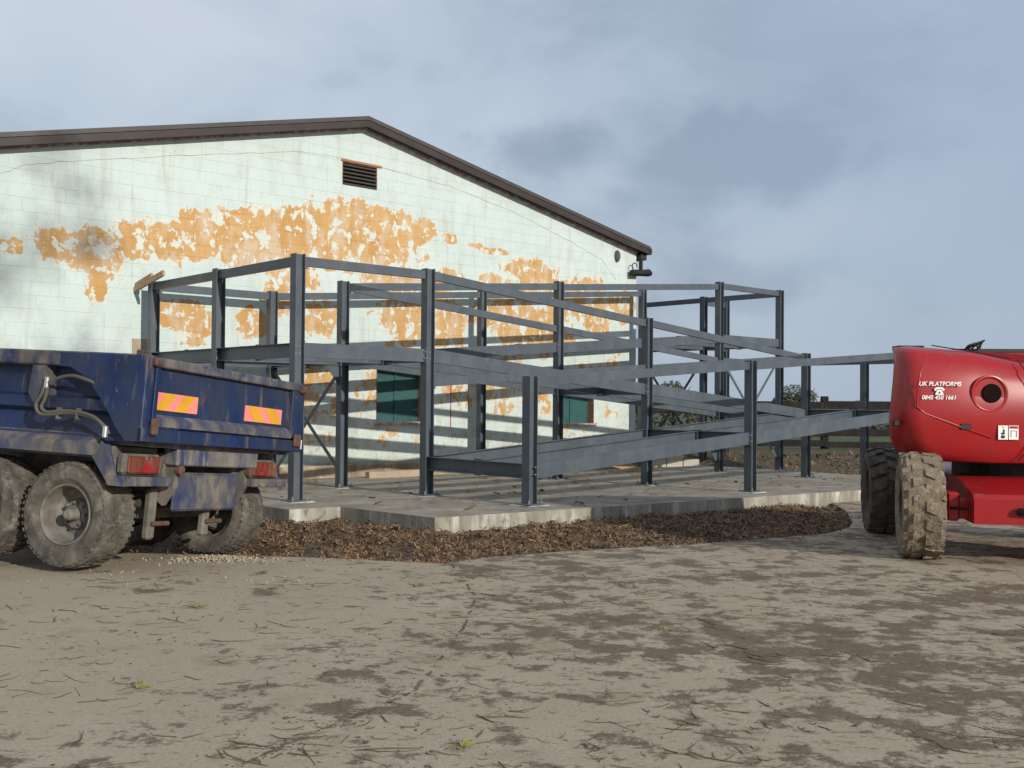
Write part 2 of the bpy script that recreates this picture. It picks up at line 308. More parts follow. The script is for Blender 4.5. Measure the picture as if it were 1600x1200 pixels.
# ------------------------------------------------------------------ ground
GX, GY, G0 = -.003714, -.022942, -1.28517
def ground(x, y):                                      # the yard falls gently away from the camera
    return G0 + GX*x + GY*min(y, 26) + H0
def slabz(u, v): return -1.095166 - .01799*u - .01443*v + H0
p0 = UV(7.6, 9.6)
_off = slabz(7.6, 9.6) - (ground(p0.x, p0.y)+.19)
def slab_z(u, v): p = UV(u, v); return ground(p.x, p.y)+.19
BED = [(-9.5,10.9),(-4.05,10.21),(-3.4,10.12),(-2.45,10.06),(-1.44,9.87),(-.63,9.62),(-.23,10.12),(.67,10.78),(2.14,11.57),(3.85,12.78),(4.4,13.6),(4.75,14.5),(5.26,16.4),(5.55,18.06)]
# yard sheet with the planting bed cut out of it
tail = [UV(17.9, 9.75), UV(17.9, 18.6), UV(2.0, 18.6)]
hole = [Vector((x, y, 0)) for x, y in BED]+[Vector((p.x, p.y, 0)) for p in tail]+[Vector((-13.5, 15.5, 0))]
bm = bmesh.new()
outer = [(-70, -40), (-70, 27), (-20, 27), (0, 27), (14, 27), (70, 27), (70, -40)]
def loop(pts):
    vs = [bm.verts.new((p[0], p[1], 0)) for p in pts]
    return [bm.edges.new((vs[i], vs[(i+1)%len(vs)])) for i in range(len(vs))]
ed = loop(outer)+loop([(p.x, p.y) for p in hole])
bmesh.ops.triangle_fill(bm, use_beauty=True, edges=ed)
lip = [e for e in bm.edges if len(e.link_faces) == 1 and all(any((v.co.xy-h.xy).length < 1e-4 for h in hole) for v in e.verts)]
ex = bmesh.ops.extrude_edge_only(bm, edges=lip)
low = {v for v in ex['geom'] if isinstance(v, bmesh.types.BMVert)}
for v in bm.verts: v.co.z = ground(v.co.x, v.co.y) - (.35 if v in low else 0)
yard = tag(link('yard', mesh_of(bm), yard_m), kind='structure')

def fbm(x, y, sc, seed=0, o=4):
    return noise.fractal(Vector((x*sc, y*sc, seed)), 1, 2, o)
def bed_z(x, y):
    q = Vector((x, y)); u = x*C_+y*S_; v = -x*S_+y*C_
    near_slab = max(0, 1-min(max(9.6-v, 7.57-u, 0), max(11.58-v, 6.8-u, 0))/1.3)   # heaped against the slab
    trench = .16*smoothstep(-2.2, -2.9, x)*(1-smoothstep(11.2, 12.2, y))           # wheel rut on the trailer side
    return ground(x, y)-.075-trench+.085*near_slab*(1-smoothstep(4.5, 5.2, x))+.05*fbm(x, y, 1.3, 3)+.04*fbm(x, y, 5, 8)+.03*fbm(x, y, 13, 5)
nx, ny = 190, 150; bm = bmesh.new(); X0, X1, Y0, Y1 = -10., 6.5, 9.2, 19.5
gv = [[bm.verts.new((X0+(X1-X0)*i/nx, Y0+(Y1-Y0)*j/ny, bed_z(X0+(X1-X0)*i/nx, Y0+(Y1-Y0)*j/ny))) for i in range(nx+1)] for j in range(ny+1)]
for v in list(bm.verts):
    inside = False; x, y = v.co.x, v.co.y; k = len(hole)
    for a in range(k):
        p, q = hole[a], hole[(a+1)%k]
        if (p.y > y) != (q.y > y) and x < (q.x-p.x)*(y-p.y)/(q.y-p.y)+p.x: inside = not inside
    if not inside: v.co.z = min(v.co.z, ground(x, y)-.06)
for j in range(ny):
    for i in range(nx): bm.faces.new((gv[j][i], gv[j][i+1], gv[j+1][i+1], gv[j+1][i]))
tag(link('planting_bed', mesh_of(bm, True), mulch_m), kind='structure')
def in_hole(x, y):
    ins = False; k = len(hole)
    for a in range(k):
        p, q = hole[a], hole[(a+1)%k]
        if (p.y > y) != (q.y > y) and x < (q.x-p.x)*(y-p.y)/(q.y-p.y)+p.x: ins = not ins
    return ins

# field, soil bank beyond the slab
bm = bmesh.new(); xs = [-900, -300, -60, 0, 12, 30, 80, 300, 900]; ys = [30.5, 34, 60, 150, 500, 2500]
gv = [[bm.verts.new((x, y, -1.42+H0)) for x in xs] for y in ys]
for j in range(len(ys)-1):
    for i in range(len(xs)-1): bm.faces.new((gv[j][i], gv[j][i+1], gv[j+1][i+1], gv[j+1][i]))
tag(link('field', mesh_of(bm), grass_m), kind='structure')
bm = bmesh.new(); nx, ny = 150, 40
def bank_z(x, y):
    t = smoothstep(25.4, 29.6, y+.5*fbm(x, 0, .5, 2))
    return -1.99+H0+.60*t+(.10*fbm(x, y, .9, 1)+.05*fbm(x, y, 3, 4))*min(1, 4*t)*(1-smoothstep(29.5, 31, y)*.8)-.12*(1-smoothstep(24.6, 25.6, y))
gv = [[bm.verts.new((-8+38*i/nx, 24.5+7.5*j/ny, bank_z(-8+38*i/nx, 24.5+7.5*j/ny))) for i in range(nx+1)] for j in range(ny+1)]
for j in range(ny):
    for i in range(nx): bm.faces.new((gv[j][i], gv[j][i+1], gv[j+1][i+1], gv[j+1][i]))
tag(link('bank', mesh_of(bm, True), bank_m), kind='structure')

# ------------------------------------------------------------------ concrete slab (two pours, one with a notch)
def slab(name, poly, label):
    bm = bmesh.new(); vs = []
    for u, v in poly:
        p = UV(u, v); vs.append(bm.verts.new((p.x, p.y, slab_z(u, v))))
    f = bm.faces.new(vs); r_ = bmesh.ops.extrude_face_region(bm, geom=[f])
    for v in r_['geom']:
        if isinstance(v, bmesh.types.BMVert): v.co.z -= .42
    me = mesh_of(bm); me.materials.append(slab_m); me.materials.append(slab_face_m)
    for p in me.polygons: p.material_index = 0 if abs(p.normal.z) > .5 else 1
    o = link(name, me, None); tag(o, kind='structure'); return o
slab('foundation_slab', [(7.57, 9.605), (12, 9.605), (17.2, 9.605), (22.6, 9.605), (22.9, 9.9), (22.9, 13), (23.4, 17.5), (24.6, 17.5), (24.6, 20.4), (20.9, 20.4), (20.9, 17.62), (7.57, 17.62)], 'slab')
slab('foundation_slab_pad', [(6.80, 11.58), (7.563, 11.58), (7.563, 17.62), (6.80, 17.62)], 'pad')

# ------------------------------------------------------------------ building
VW = 17.75
bl = empty('farm_building', UV(12, VW, -1.6), 'cream painted blockwork barn gable with large patches of peeled orange paint and brown roof', 'building', rz=TH)
BO = Vector((12, VW, -1.6))                        # local origin in (u, v, z)
UR, ZE_R, UK, ZK, UL = 20.55, 3.87, 12.0, 5.54, 2.6   # right corner, eave, ridge (underside of verge)
SL_R = (ZK-ZE_R)/(UR-UK); SL_L = .228
def gable(u): return ZK-(u-UK)*SL_R if u > UK else ZK-(UK-u)*SL_L
def B3(u, v, z): return Vector((u, v, z))-BO
# backing wall + returns (recessed 4 mm: the joints between blocks)
bm = bmesh.new()
front = [(UL, -1.75), (UR-.004, -1.75), (UR-.004, gable(UR)), (UK, ZK), (UL, gable(UL))]
OPEN = [(12.43, 13.66, -.47, .64), (17.70, 18.98, -.55, .50), (11.55, 12.40, 4.33, 4.80)]   # windows, vent
def in_open(u, z, e=0): return any(a-e < u < b+e and c-e < z < d_+e for a, b, c, d_ in OPEN)
us = sorted({UL, UK, UR-.004, *[q for o_ in OPEN for q in o_[:2]]}); 
for i in range(len(us)-1):
    a, b = us[i], us[i+1]; zs_ = [-1.75]
    cuts = sorted([o_[2:] for o_ in OPEN if o_[0] <= a+1e-6 and o_[1] >= b-1e-6])
    segs = []; z = -1.75
    for c0, c1 in cuts: segs.append((z, z, c0, c0)); z = c1
    segs.append((z, z, gable(b), gable(a)))
    for za, zb, zc, zd in segs:
        bm.faces.new([bm.verts.new(B3(*q)) for q in ((a, VW+.004, za), (b, VW+.004, zb), (b, VW+.004, zc), (a, VW+.004, zd))])
vs = [bm.verts.new(B3(*q)) for q in ((UR-.004, VW, -1.75), (UR-.004, VW+22, -1.75), (UR-.004, VW+22, gable(UR)), (UR-.004, VW, gable(UR)))]; bm.faces.new(vs)
bmesh.ops.remove_doubles(bm, verts=bm.verts, dist=1e-5)
link('wall', mesh_of(bm), wall_m, bl)
# blocks
CH, BL = .225, .45
bmb = bmesh.new(); add_box(bmb, .0006, BL-.0006, -.0, .03, .0022, CH-.0022, .002); blk = mesh_of(bmb); blk.materials.append(wall_m)
rest = bmesh.new(); full = []
nc = int((5.6+1.75)/CH)+1
for r_ in range(nc):
    z = -1.72+r_*CH
    k = 0
    while True:
        u1 = UR-k*BL-(BL/2 if r_ % 2 else 0); u0 = u1-BL
        if r_ % 2 and k == 0:
            pass
        k += 1
        if u1 < 4.6: break
        cells = [(u0, u1)] if not (r_ % 2 and k == 1) else [(u0, u1), (u1, UR)]
        for a, b in cells:
            top = min(gable(a), gable(b)) if not (a < UK < b) else min(gable(a), gable(b))
            hit = any(a < o_[1] and b > o_[0] and z < o_[3] and z+CH > o_[2] for o_ in OPEN)
            if z+CH <= top-.01 and not hit and b-a > .4: full.append((a, z))
            else:
                # clipped block: cut by the verge or by an opening
                zt0, zt1 = min(z+CH, gable(a)-.005), min(z+CH, gable(b)-.005)
                pieces = [(a, b)]
                if hit:
                    o_ = next(o_ for o_ in OPEN if a < o_[1] and b > o_[0] and z < o_[3] and z+CH > o_[2])
                    pieces = [(a, o_[0]) if a < o_[0] else None, (o_[1], b) if b > o_[1] else None]
                    pieces = [p for p in pieces if p and p[1]-p[0] > .03]
                    # slivers above and below the opening
                    ia, ib = max(a, o_[0]), min(b, o_[1])
                    for zz0, zz1 in ((z, min(z+CH, o_[2])), (max(z, o_[3]), z+CH)):
                        if zz1-zz0 > .02 and ib-ia > .02: add_box(rest, *(ia-BO.x+.004, ib-BO.x-.004), -.001, .03, zz0-BO.z+.004, zz1-BO.z-.004)
                for pa, pb in pieces:
                    za, zb = min(z+CH, gable(pa)-.01), min(z+CH, gable(pb)-.01)
                    if max(za, zb)-z < .03: continue
                    za, zb = max(za, z+.012), max(zb, z+.012)
                    pr = [(pa+.005, z+.005), (pb-.005, z+.005), (pb-.005, zb-.005), (pa+.005, za-.005)]
                    vf = [rest.verts.new(B3(x, VW, y)) for x, y in pr]; vb = [rest.verts.new(B3(x, VW+.03, y)) for x, y in pr]
                    rest.faces.new(vf)
                    for q in range(4): rest.faces.new((vf[q], vb[q], vb[(q+1)%4], vf[(q+1)%4]))
# the blocks nearest the camera and clear of the trailer are objects, the others joined
full.sort(key=lambda q: (q[1] < .3 and q[0] < 9.5, UV(q[0], VW, q[1]-H0).length))
for i, (u, z) in enumerate(full):
    if i < 300:
        o = link('block', blk, None, bl); o.location = B3(u, VW+random.uniform(-.002, .001), z)
    else:
        add_box(rest, u-BO.x+.0006, u-BO.x+BL-.0006, random.uniform(-.002, .001), .03, z-BO.z+.0022, z-BO.z+CH-.0022, .002)
tag(link('blockwork', mesh_of(rest), wall_m, bl), kind='stuff')
# wall plinth
box('plinth', material('plinth_render', (.37, .29, .20), [((.20, .15, .10), 3, .55, .12, (1, 1, .5)), ((.5, .46, .38), 5, .64, .08, ONE)], rough=.9, var=.2), bl, UL, UR+.02, VW-.13, VW-.001, -1.75, -1.30, .02, BO)
# old crack / fixing line following the roof pitch
bm = bmesh.new(); ck = [(5.13,3.55),(5.51,3.76),(6.32,3.96),(8.35,4.39),(10.59,4.83),(11.47,4.86),(12.57,4.82),(14.27,4.7),(16.17,4.38),(17.86,3.95),(19.22,3.57),(19.83,3.03)]
pts = []
for i in range(len(ck)-1):
    for s_ in range(8):
        t_ = s_/8; pts.append(B3(ck[i][0]*(1-t_)+ck[i+1][0]*t_, VW-.003, ck[i][1]*(1-t_)+ck[i+1][1]*t_+random.uniform(-.012, .012)))
add_tube(bm, pts, .0035, 4); link('crack', mesh_of(bm), material('crack_dirt', (.25, .25, .21), rough=.9, var=.4, vscale=9), bl)
# bare patch of blocks where a fixture was removed
box('bare_block', material('bare_block', (.36, .30, .22), [((.22, .17, .12), 6, .55, .1, ONE)], rough=.95), bl, 7.30, 7.62, VW-.012, VW+.01, .66, 1.03, .004, BO)
# roof: two sheets, verge trim, pink soffit strip, fixings
RO = .30
def roof_pts(ofs, v):   # underside line offset
    return [(UL-.6, gable(UL)-.6*SL_L+ofs), (UK, ZK+ofs), (UR+.26, gable(UR)-.26*SL_R+ofs)]
for side, lo in (('l', 0), ('r', 1)):
    for nm, m, v0, v1, a, b in (('roof_sheet', roof_top_m, VW-.22, VW+24, .14, .195), ('verge_trim', roof_m, VW-.255, VW-.20, -.01, .115), ('verge_flashing', roof_top_m, VW-.262, VW-.10, .125, .205), ('soffit_strip', pink_m, VW-.05, VW+.02, -.035, .035)):
        bm = bmesh.new(); P0 = roof_pts(a, 0)[lo:lo+2]; P1 = roof_pts(b, 0)[lo:lo+2]
        if nm == 'soffit_strip' and lo == 1: P0[1] = (UR, gable(UR)+a); P1[1] = (UR, gable(UR)+b)
        vs = [bm.verts.new(B3(p[0], v, p[1])) for v in (v0, v1) for p in (P0[0], P0[1], P1[1], P1[0])]
        for q in ((0,1,2,3),(7,6,5,4),(0,4,5,1),(1,5,6,2),(2,6,7,3),(3,7,4,0)): bm.faces.new([vs[i] for i in q])
        link(nm, mesh_of(bm), m, bl)
# rounded verge end cap, gutter, floodlight, downpipe
bm = bmesh.new(); zt = gable(UR)-.26*SL_R
add_prism(bm, [(-.03, -.01), (.03, .0), (.05, .07), (.04, .14), (-.03, .19)], B3(UR+.26, VW-.27, zt), B3(UR+.26, VW+6, zt), Vector((1, 0, 0)), Vector((0, 0, 1))); link('gutter', mesh_of(bm), roof_m, bl)
box('eave_box', roof_m, bl, UR+.02, UR+.24, VW-.15, VW+6, zt-.14, zt+.0, .01, BO)
box('pipe_hanger', black_m, bl, UR+.03, UR+.10, VW-.14, VW-.05, 3.36, zt-.05, .01, BO)
bm = bmesh.new(); add_tube(bm, [B3(UR-.36, VW-.16, 3.30), B3(UR+.02, VW-.16, 3.33), B3(UR+.30, VW-.15, 3.36), B3(UR+.42, VW-.12, 3.35)], [.085, .085, .10, .06], 12); link('overflow_pipe', mesh_of(bm, True, 40), black_m, bl)
bm = bmesh.new(); add_tube(bm, [B3(UR-.22+.09*math.cos(a), VW-.13, 3.47+.10*math.sin(a)) for a in [i*.5 for i in range(12)]], .014, 6); link('cable_loop', mesh_of(bm), black_m, bl)
bm = bmesh.new(); add_lathe(bm, [(0, .15), (-.05, .15), (-.09, .10), (-.09, .01)], B3(19.78, VW, 3.70), Vector((0, 1, 0)), Vector((.55, 0, 0)), Vector((0, 0, 1)), 20); link('bulkhead_light', mesh_of(bm, True, 40), material('bulkhead_glass', (.09, .10, .085), rough=.3), bl)
# windows (boarded teal panels in brick reveals) and louvred vent
def opening(i, depth, panel_m):
    a, b, z0, z1 = OPEN[i]; w_ = empty('window' if i < 2 else 'vent', B3((a+b)/2, VW, z0), None); w_.parent = bl
    wo = Vector((0, 0, 0)); c_ = Vector(((a+b)/2, VW, z0))
    def bx(nm, m, u0, u1, v0, v1, za, zb, bev=.003): return box(nm, m, w_, u0, u1, v0, v1, za, zb, bev, c_)
    bx('panel' if i < 2 else 'backing', panel_m, a, b, VW+depth, VW+depth+.03, z0, z1)
    rm = brick_m if i < 2 else wood_m
    th_ = .012
    bx('reveal', rm, a-.001, a+th_, VW-.002, VW+depth, z0, z1); bx('reveal', rm, b-th_, b+.001, VW-.002, VW+depth, z0, z1)
    bx('lintel', rm, a+th_, b-th_, VW-.002, VW+depth, z1-th_, z1+.001)
    if i < 2: bx('sill', pink_m, a-.05, b+.05, VW-.05, VW+depth, z0-.05, z0+.015, .008)
    return bx
for i in (0, 1):
    bx = opening(i, .20, teal_m); a, b, z0, z1 = OPEN[i]
    bx('mullion', MATS['teal_boarded_panel'], (a+b)/2-.03, (a+b)/2+.03, VW+.175, VW+.199, z0+.016, z1-.013)
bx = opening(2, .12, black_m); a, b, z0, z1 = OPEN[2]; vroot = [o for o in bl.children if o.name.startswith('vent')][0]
bx('head_trim', material('rusty_trim', (.36, .16, .08), rough=.8), a-.03, b+.10, VW-.03, VW+.05, z1+.001, z1+.045)
slat_m = material('vent_slat', (.075, .066, .058), rough=.7)
for k in range(6):
    bm = bmesh.new(); zc = z0+.045+k*.076
    add_prism(bm, [(-.055, -.032), (-.050, -.040), (.05, .026), (.045, .034)], Vector((a+.014-(a+b)/2, .035, zc-z0)), Vector((b-.014-(a+b)/2, .035, zc-z0)), Vector((0, 1, 0)), Vector((0, 0, 1)))
    link('louvre_slat', mesh_of(bm), slat_m, vroot)
box('drip_streak', material('red_drip_paint', (.35, .06, .06), rough=.7), bl, 14.39, 14.415, VW-.006, VW+.001, -.58, .42, 0, BO)

# ------------------------------------------------------------------ steel ramp frame
U = [7.515, 9.791, 14.950, 20.349, 22.887, 23.89]; V = [10.347, 12.634, 14.975, 17.362, 19.5]
SO = Vector((U[1], V[0], slab_z(U[1], V[0])-H0))
fr = empty('steel_ramp_frame', UV(SO.x, SO.y, SO.z), 'grey painted steel frame of a switchback access ramp bolted to concrete slab', 'ramp frame', rz=TH)
def F3(u, v, z): return Vector((u, v, z))-SO
hw, ft, wt = .076, .011, .008
HP = [(-hw, -hw), (-hw+ft, -hw), (-hw+ft, -wt/2), (hw-ft, -wt/2), (hw-ft, -hw), (hw, -hw), (hw, hw), (hw-ft, hw), (hw-ft, wt/2), (-hw+ft, wt/2), (-hw+ft, hw), (-hw, hw)]
EX, EY, EZ = Vector((1, 0, 0)), Vector((0, 1, 0)), Vector((0, 0, 1))
posts = {}
bm = bmesh.new(); add_lathe(bm, [(.03, .016), (.055, .016), (.056, .010), (.085, .010)], Vector(), EZ, EX, EY, 6); ABOLT = mesh_of(bm); ABOLT.materials.append(steel_dark)
bm = bmesh.new(); add_lathe(bm, [(0, .013), (.012, .013)], Vector(), -EY, EX, EZ, 6); WBOLT = mesh_of(bm); WBOLT.materials.append(steel_dark)
bm = bmesh.new(); add_lathe(bm, [(-.035, .014), (.035, .014)], Vector(), EX, EY, EZ, 6); FBOLT = mesh_of(bm); FBOLT.materials.append(steel_dark)
def post(c, r_, zt):
    u, v = U[c], V[r_]; zb = slab_z(u, v)-H0
    bm = bmesh.new(); add_prism(bm, HP, Vector((0, 0, .03)), Vector((0, 0, zt-zb)), EX, EY)
    o = link('post', mesh_of(bm), steel, fr); o.location = F3(u, v, zb)
    bm = bmesh.new(); add_box(bm, -.15, .15, -.15, .15, .012, .031, .003); link('base_plate', mesh_of(bm), steel, o)
    bm = bmesh.new(); add_box(bm, -.20, .20, -.19, .19, -.004, .012, .004); link('grout_pad', mesh_of(bm), grout, o)
    for sx in (-1, 1):
        for sy in (-1, 1): q = link('anchor_bolt', ABOLT, None, o); q.location = (sx*.115, sy*.115, 0)
    posts[(c, r_)] = (o, zb, zt); return o
TOPS = {(0,1):2.012,(0,2):2.012,(0,3):2.012,(1,1):2.012,(1,2):2.012,(1,3):2.012,(1,0):.339,(2,0):.719,(3,0):1.10,(4,0):1.10,(2,1):1.569,(3,1):1.108,(4,1):1.094,(2,2):2.436,(2,3):2.438,(3,2):2.873,(3,3):2.862,(4,2):2.871,(4,3):2.870,(5,3):2.87,(4,4):2.87}
for (c, r_), zt in TOPS.items(): post(c, r_, zt)
def bolts_on(c, r_, z):                               # pairs of bolt heads through the web
    o, zb, zt = posts[(c, r_)]
    for dz in (-.05, .05):
        for du in (-.03, .03): q = link('web_bolt', WBOLT, None, o); q.location = (du, -wt/2, z-zb+dz)
def beam_u(name, r_, c0, z0, c1, z1, kind='deck', v=None, lap=.081, inward=False):
    """member along the ramp between two posts (ends on the flanges)"""
    vv = V[r_] if v is None else v
    a = Vector((U[c0]+lap, vv, z0)); b = Vector((U[c1]-lap, vv, z1))
    dirn = (b-a).normalized(); a2, b2 = a, b
    mid = (a+b)/2; bm = bmesh.new()
    if kind == 'rail': d_, w2 = .13, .035; pr = [(-w2, -d_), (w2, -d_), (w2, 0), (-w2, 0)]
    else:
        d_, w2, t_ = .20, .0375, .010
        s_ = -1 if kind == 'deck' else 1
        pr = [(-w2*s_*-1, 0), (w2*s_*-1, 0), (w2*s_*-1, -t_), (-w2*s_*-1-(-t_ if s_ == -1 else t_)*1, -t_), (-w2*s_*-1-(-t_ if s_ == -1 else t_), -d_+t_), (w2*s_*-1, -d_+t_), (w2*s_*-1, -d_), (-w2*s_*-1, -d_)]
        # web on the -v side, toes pointing to +v
        pr = [(-w2, 0), (w2, 0), (w2, -t_), (-w2+t_, -t_), (-w2+t_, -d_+t_), (w2, -d_+t_), (w2, -d_), (-w2, -d_)]
        if inward: pr = [(-a_, b_) for a_, b_ in pr][::-1]                      # back edge: toes face the camera side
        if kind == 'joist': pr = [(-.05, 0), (.05, 0), (.05, -t_), (.004, -t_), (.004, -d_+t_), (.05, -d_+t_), (.05, -d_), (-.05, -d_), (-.05, -d_+t_), (-.004, -d_+t_), (-.004, -t_), (-.05, -t_)]
    org = F3(*mid)
    add_prism(bm, pr, a-mid, b-mid, EY, EZ)
    o = link(name, mesh_of(bm), steel, fr); o.location = org
    # end plates / lugs
    for e_, s_ in ((a, 1), (b, -1)):
        bm = bmesh.new(); q = e_-mid
        if kind == 'rail': add_box(bm, q.x-(.006 if s_ > 0 else -.0)-(.0 if s_ > 0 else .0), q.x+(.055 if s_ > 0 else .006), q.y-.030, q.y+.030, q.z-d_-.035, q.z-d_+.004, 0) if s_ < 0 or True else None
        else: add_box(bm, q.x-.006, q.x+.006, q.y-.07, q.y+.07, q.z-d_-.02, q.z+.02, 0)
        link('lug' if kind == 'rail' else 'end_plate', mesh_of(bm), steel, o)
    return o
def beam_v(name, c, r0, r1, z, kind='deck', du=0):
    u = U[c]+du; a = Vector((u, V[r0]+.006, z)); b = Vector((u, V[r1]-.006, z)); mid = (a+b)/2; bm = bmesh.new()
    if kind == 'rail': d_, w2 = .13, .035; pr = [(-w2, -d_), (w2, -d_), (w2, 0), (-w2, 0)]
    else:
        d_, w2, t_ = .20, .036, .010
        pr = [(w2, 0), (-w2, 0), (-w2, -t_), (w2-t_, -t_), (w2-t_, -d_+t_), (-w2, -d_+t_), (-w2, -d_), (w2, -d_)]
    add_prism(bm, pr, a-mid, b-mid, EX, EZ); o = link(name, mesh_of(bm), steel, fr); o.location = F3(*mid); return o
def end_bolts(c, r_, z, side):                        # bolt heads through the flange beside an end plate
    o, zb, zt = posts[(c, r_)]
    for dz in (-.05, .05):
        for dv in (-.055, .055): q = link('flange_bolt', FBOLT, None, o); q.location = (side*(hw+.0), dv, z-zb+dz)
def joist(c0, z0, c1, z1, v): return beam_u('joist', 0, c0, z0, c1, z1, 'joist', v, .045)
D0, D1, D2, DL = .785, -.13, 1.62, -.855              # left platform, turning landing, top landing, foot of ramp
zr = lambda za, zb, c: za+(zb-za)*(U[c]-U[1])/(U[3]-U[1])
RH = 1.195
mids = [(V[i]+V[i+1])/2 for i in range(4)]
# left platform
for r_ in (1, 2, 3): beam_u('deck_beam', r_, 0, D0, 1, D0, inward=r_ > 1)
for r_ in (1, 3): beam_u('handrail', r_, 0, D0+RH, 1, D0+RH, 'rail')
for c in (0, 1):
    for r_ in (1, 2): beam_v('deck_beam', c, r_, r_+1, D0-.004)
for r_ in (1, 2): beam_v('handrail', 0, r_, r_+1, D0+RH, 'rail'); joist(0, D0-.005, 1, D0-.005, mids[r_])
for r_ in (1, 2):
    bolts_on(0, r_, D0-.1); bolts_on(1, r_, D0-.1)
# the three ramps
for (ra, rb, za, zb) in ((0, 1, DL, D1), (1, 2, D0, D1), (2, 3, D0, D2)):
    for c in (1, 2):
        for r_ in (ra, rb):
            beam_u('ramp_beam', r_, c, zr(za, zb, c), c+1, zr(za, zb, c+1), inward=(r_ == rb))
            beam_u('handrail', r_, c, zr(za, zb, c)+RH, c+1, zr(za, zb, c+1)+RH, 'rail')
        joist(c, zr(za, zb, c)-.006, c+1, zr(za, zb, c+1)-.006, mids[ra])
    for c in (1, 2, 3):
        if c == 1 and ra == 1: continue
        if c == 1 and ra == 2: continue
        beam_v('cross_beam', c, ra, rb, zr(za, zb, c)-.004)
        bolts_on(c, ra, zr(za, zb, c)-.1)
end_bolts(1, 1, D0-.1, -1); end_bolts(2, 1, zr(D0, D1, 2)-.1, -1); end_bolts(2, 0, zr(DL, D1, 2)-.1, -1); end_bolts(2, 2, zr(D0, D2, 2)-.1, -1); end_bolts(1, 0, DL-.1, 1); end_bolts(3, 2, D2-.1, -1)
# turning landing
for r_ in (0, 1, 2): beam_u('deck_beam', r_, 3, D1, 4, D1, inward=r_ > 0)
for r_ in (0, 2): beam_u('handrail', r_, 3, D1+RH, 4, D1+RH, 'rail')
for r_ in (0, 1): beam_v('deck_beam', 4, r_, r_+1, D1-.004); beam_v('handrail', 4, r_, r_+1, D1+RH, 'rail'); joist(3, D1-.005, 4, D1-.005, mids[r_])
# top landing
for r_ in (2, 3): beam_u('deck_beam', r_, 3, D2, 4, D2)
beam_u('handrail', 2, 3, D2+RH+.03, 4, D2+RH+.03, 'rail')
for r_ in (2, 3): beam_v('deck_beam', 4, r_, r_+1, D2-.004); beam_v('handrail', 4, r_, r_+1, D2+RH+.02, 'rail')
joist(3, D2-.005, 4, D2-.005, mids[2]); beam_u('deck_beam', 3, 4, D2, 5, D2); beam_u('handrail', 3, 4, D2+RH-.05, 5, D2+RH-.05, 'rail')
# diagonal bracing
def brace(p, q, nm='brace'):
    bm = bmesh.new(); a, b = F3(*p), F3(*q); mid = (a+b)/2; t_ = (b-a).normalized(); sdv = t_.cross(EX if abs(t_.x) < .5 else EY).normalized(); nrm = t_.cross(sdv)
    add_prism(bm, [(-.035, -.005), (.035, -.005), (.035, .005), (-.035, .005)], a-mid, b-mid, sdv, nrm); o = link(nm, mesh_of(bm), steel, fr); o.location = mid
def xbrace(c0, r0, c1, r1, zt, zb0, zb1):
    p = (U[c0], V[r0]); q = (U[c1], V[r1]); t_ = .05
    e_ = Vector((q[0]-p[0], q[1]-p[1])).normalized()*.08
    brace((p[0]+e_.x, p[1]+e_.y, zt), (q[0]-e_.x, q[1]-e_.y, zb1)); brace((p[0]+e_.x+.012*(e_.y != 0), p[1]+e_.y+.012*(e_.x != 0), zb0), (q[0]-e_.x+.012*(e_.y != 0), q[1]-e_.y+.012*(e_.x != 0), zt))
def sz(c, r_): return slab_z(U[c], V[r_])-H0
xbrace(1, 2, 1, 3, D0-.28, sz(1,2)+.28, sz(1,3)+.12)
xbrace(3, 2, 4, 2, 1.05, sz(3,2)+.25, sz(4,2)+.3)
xbrace(4, 3, 4, 4, 1.1, sz(4,3)+.25, sz(4,4)+.25)
# knee gusset under the far cross beam and under P8
for c, r_, z in ((1, 2, D0-.21), (3, 2, sz(3, 2)+.55)):
    bm = bmesh.new(); add_prism(bm, [(0, 0), (-.24, 0), (0, -.34)], Vector((-.078, -.006, 0)), Vector((-.078, .006, 0)), EX, EZ); o = link('gusset_plate', mesh_of(bm), steel, fr); o.location = F3(U[c], V[r_], z)

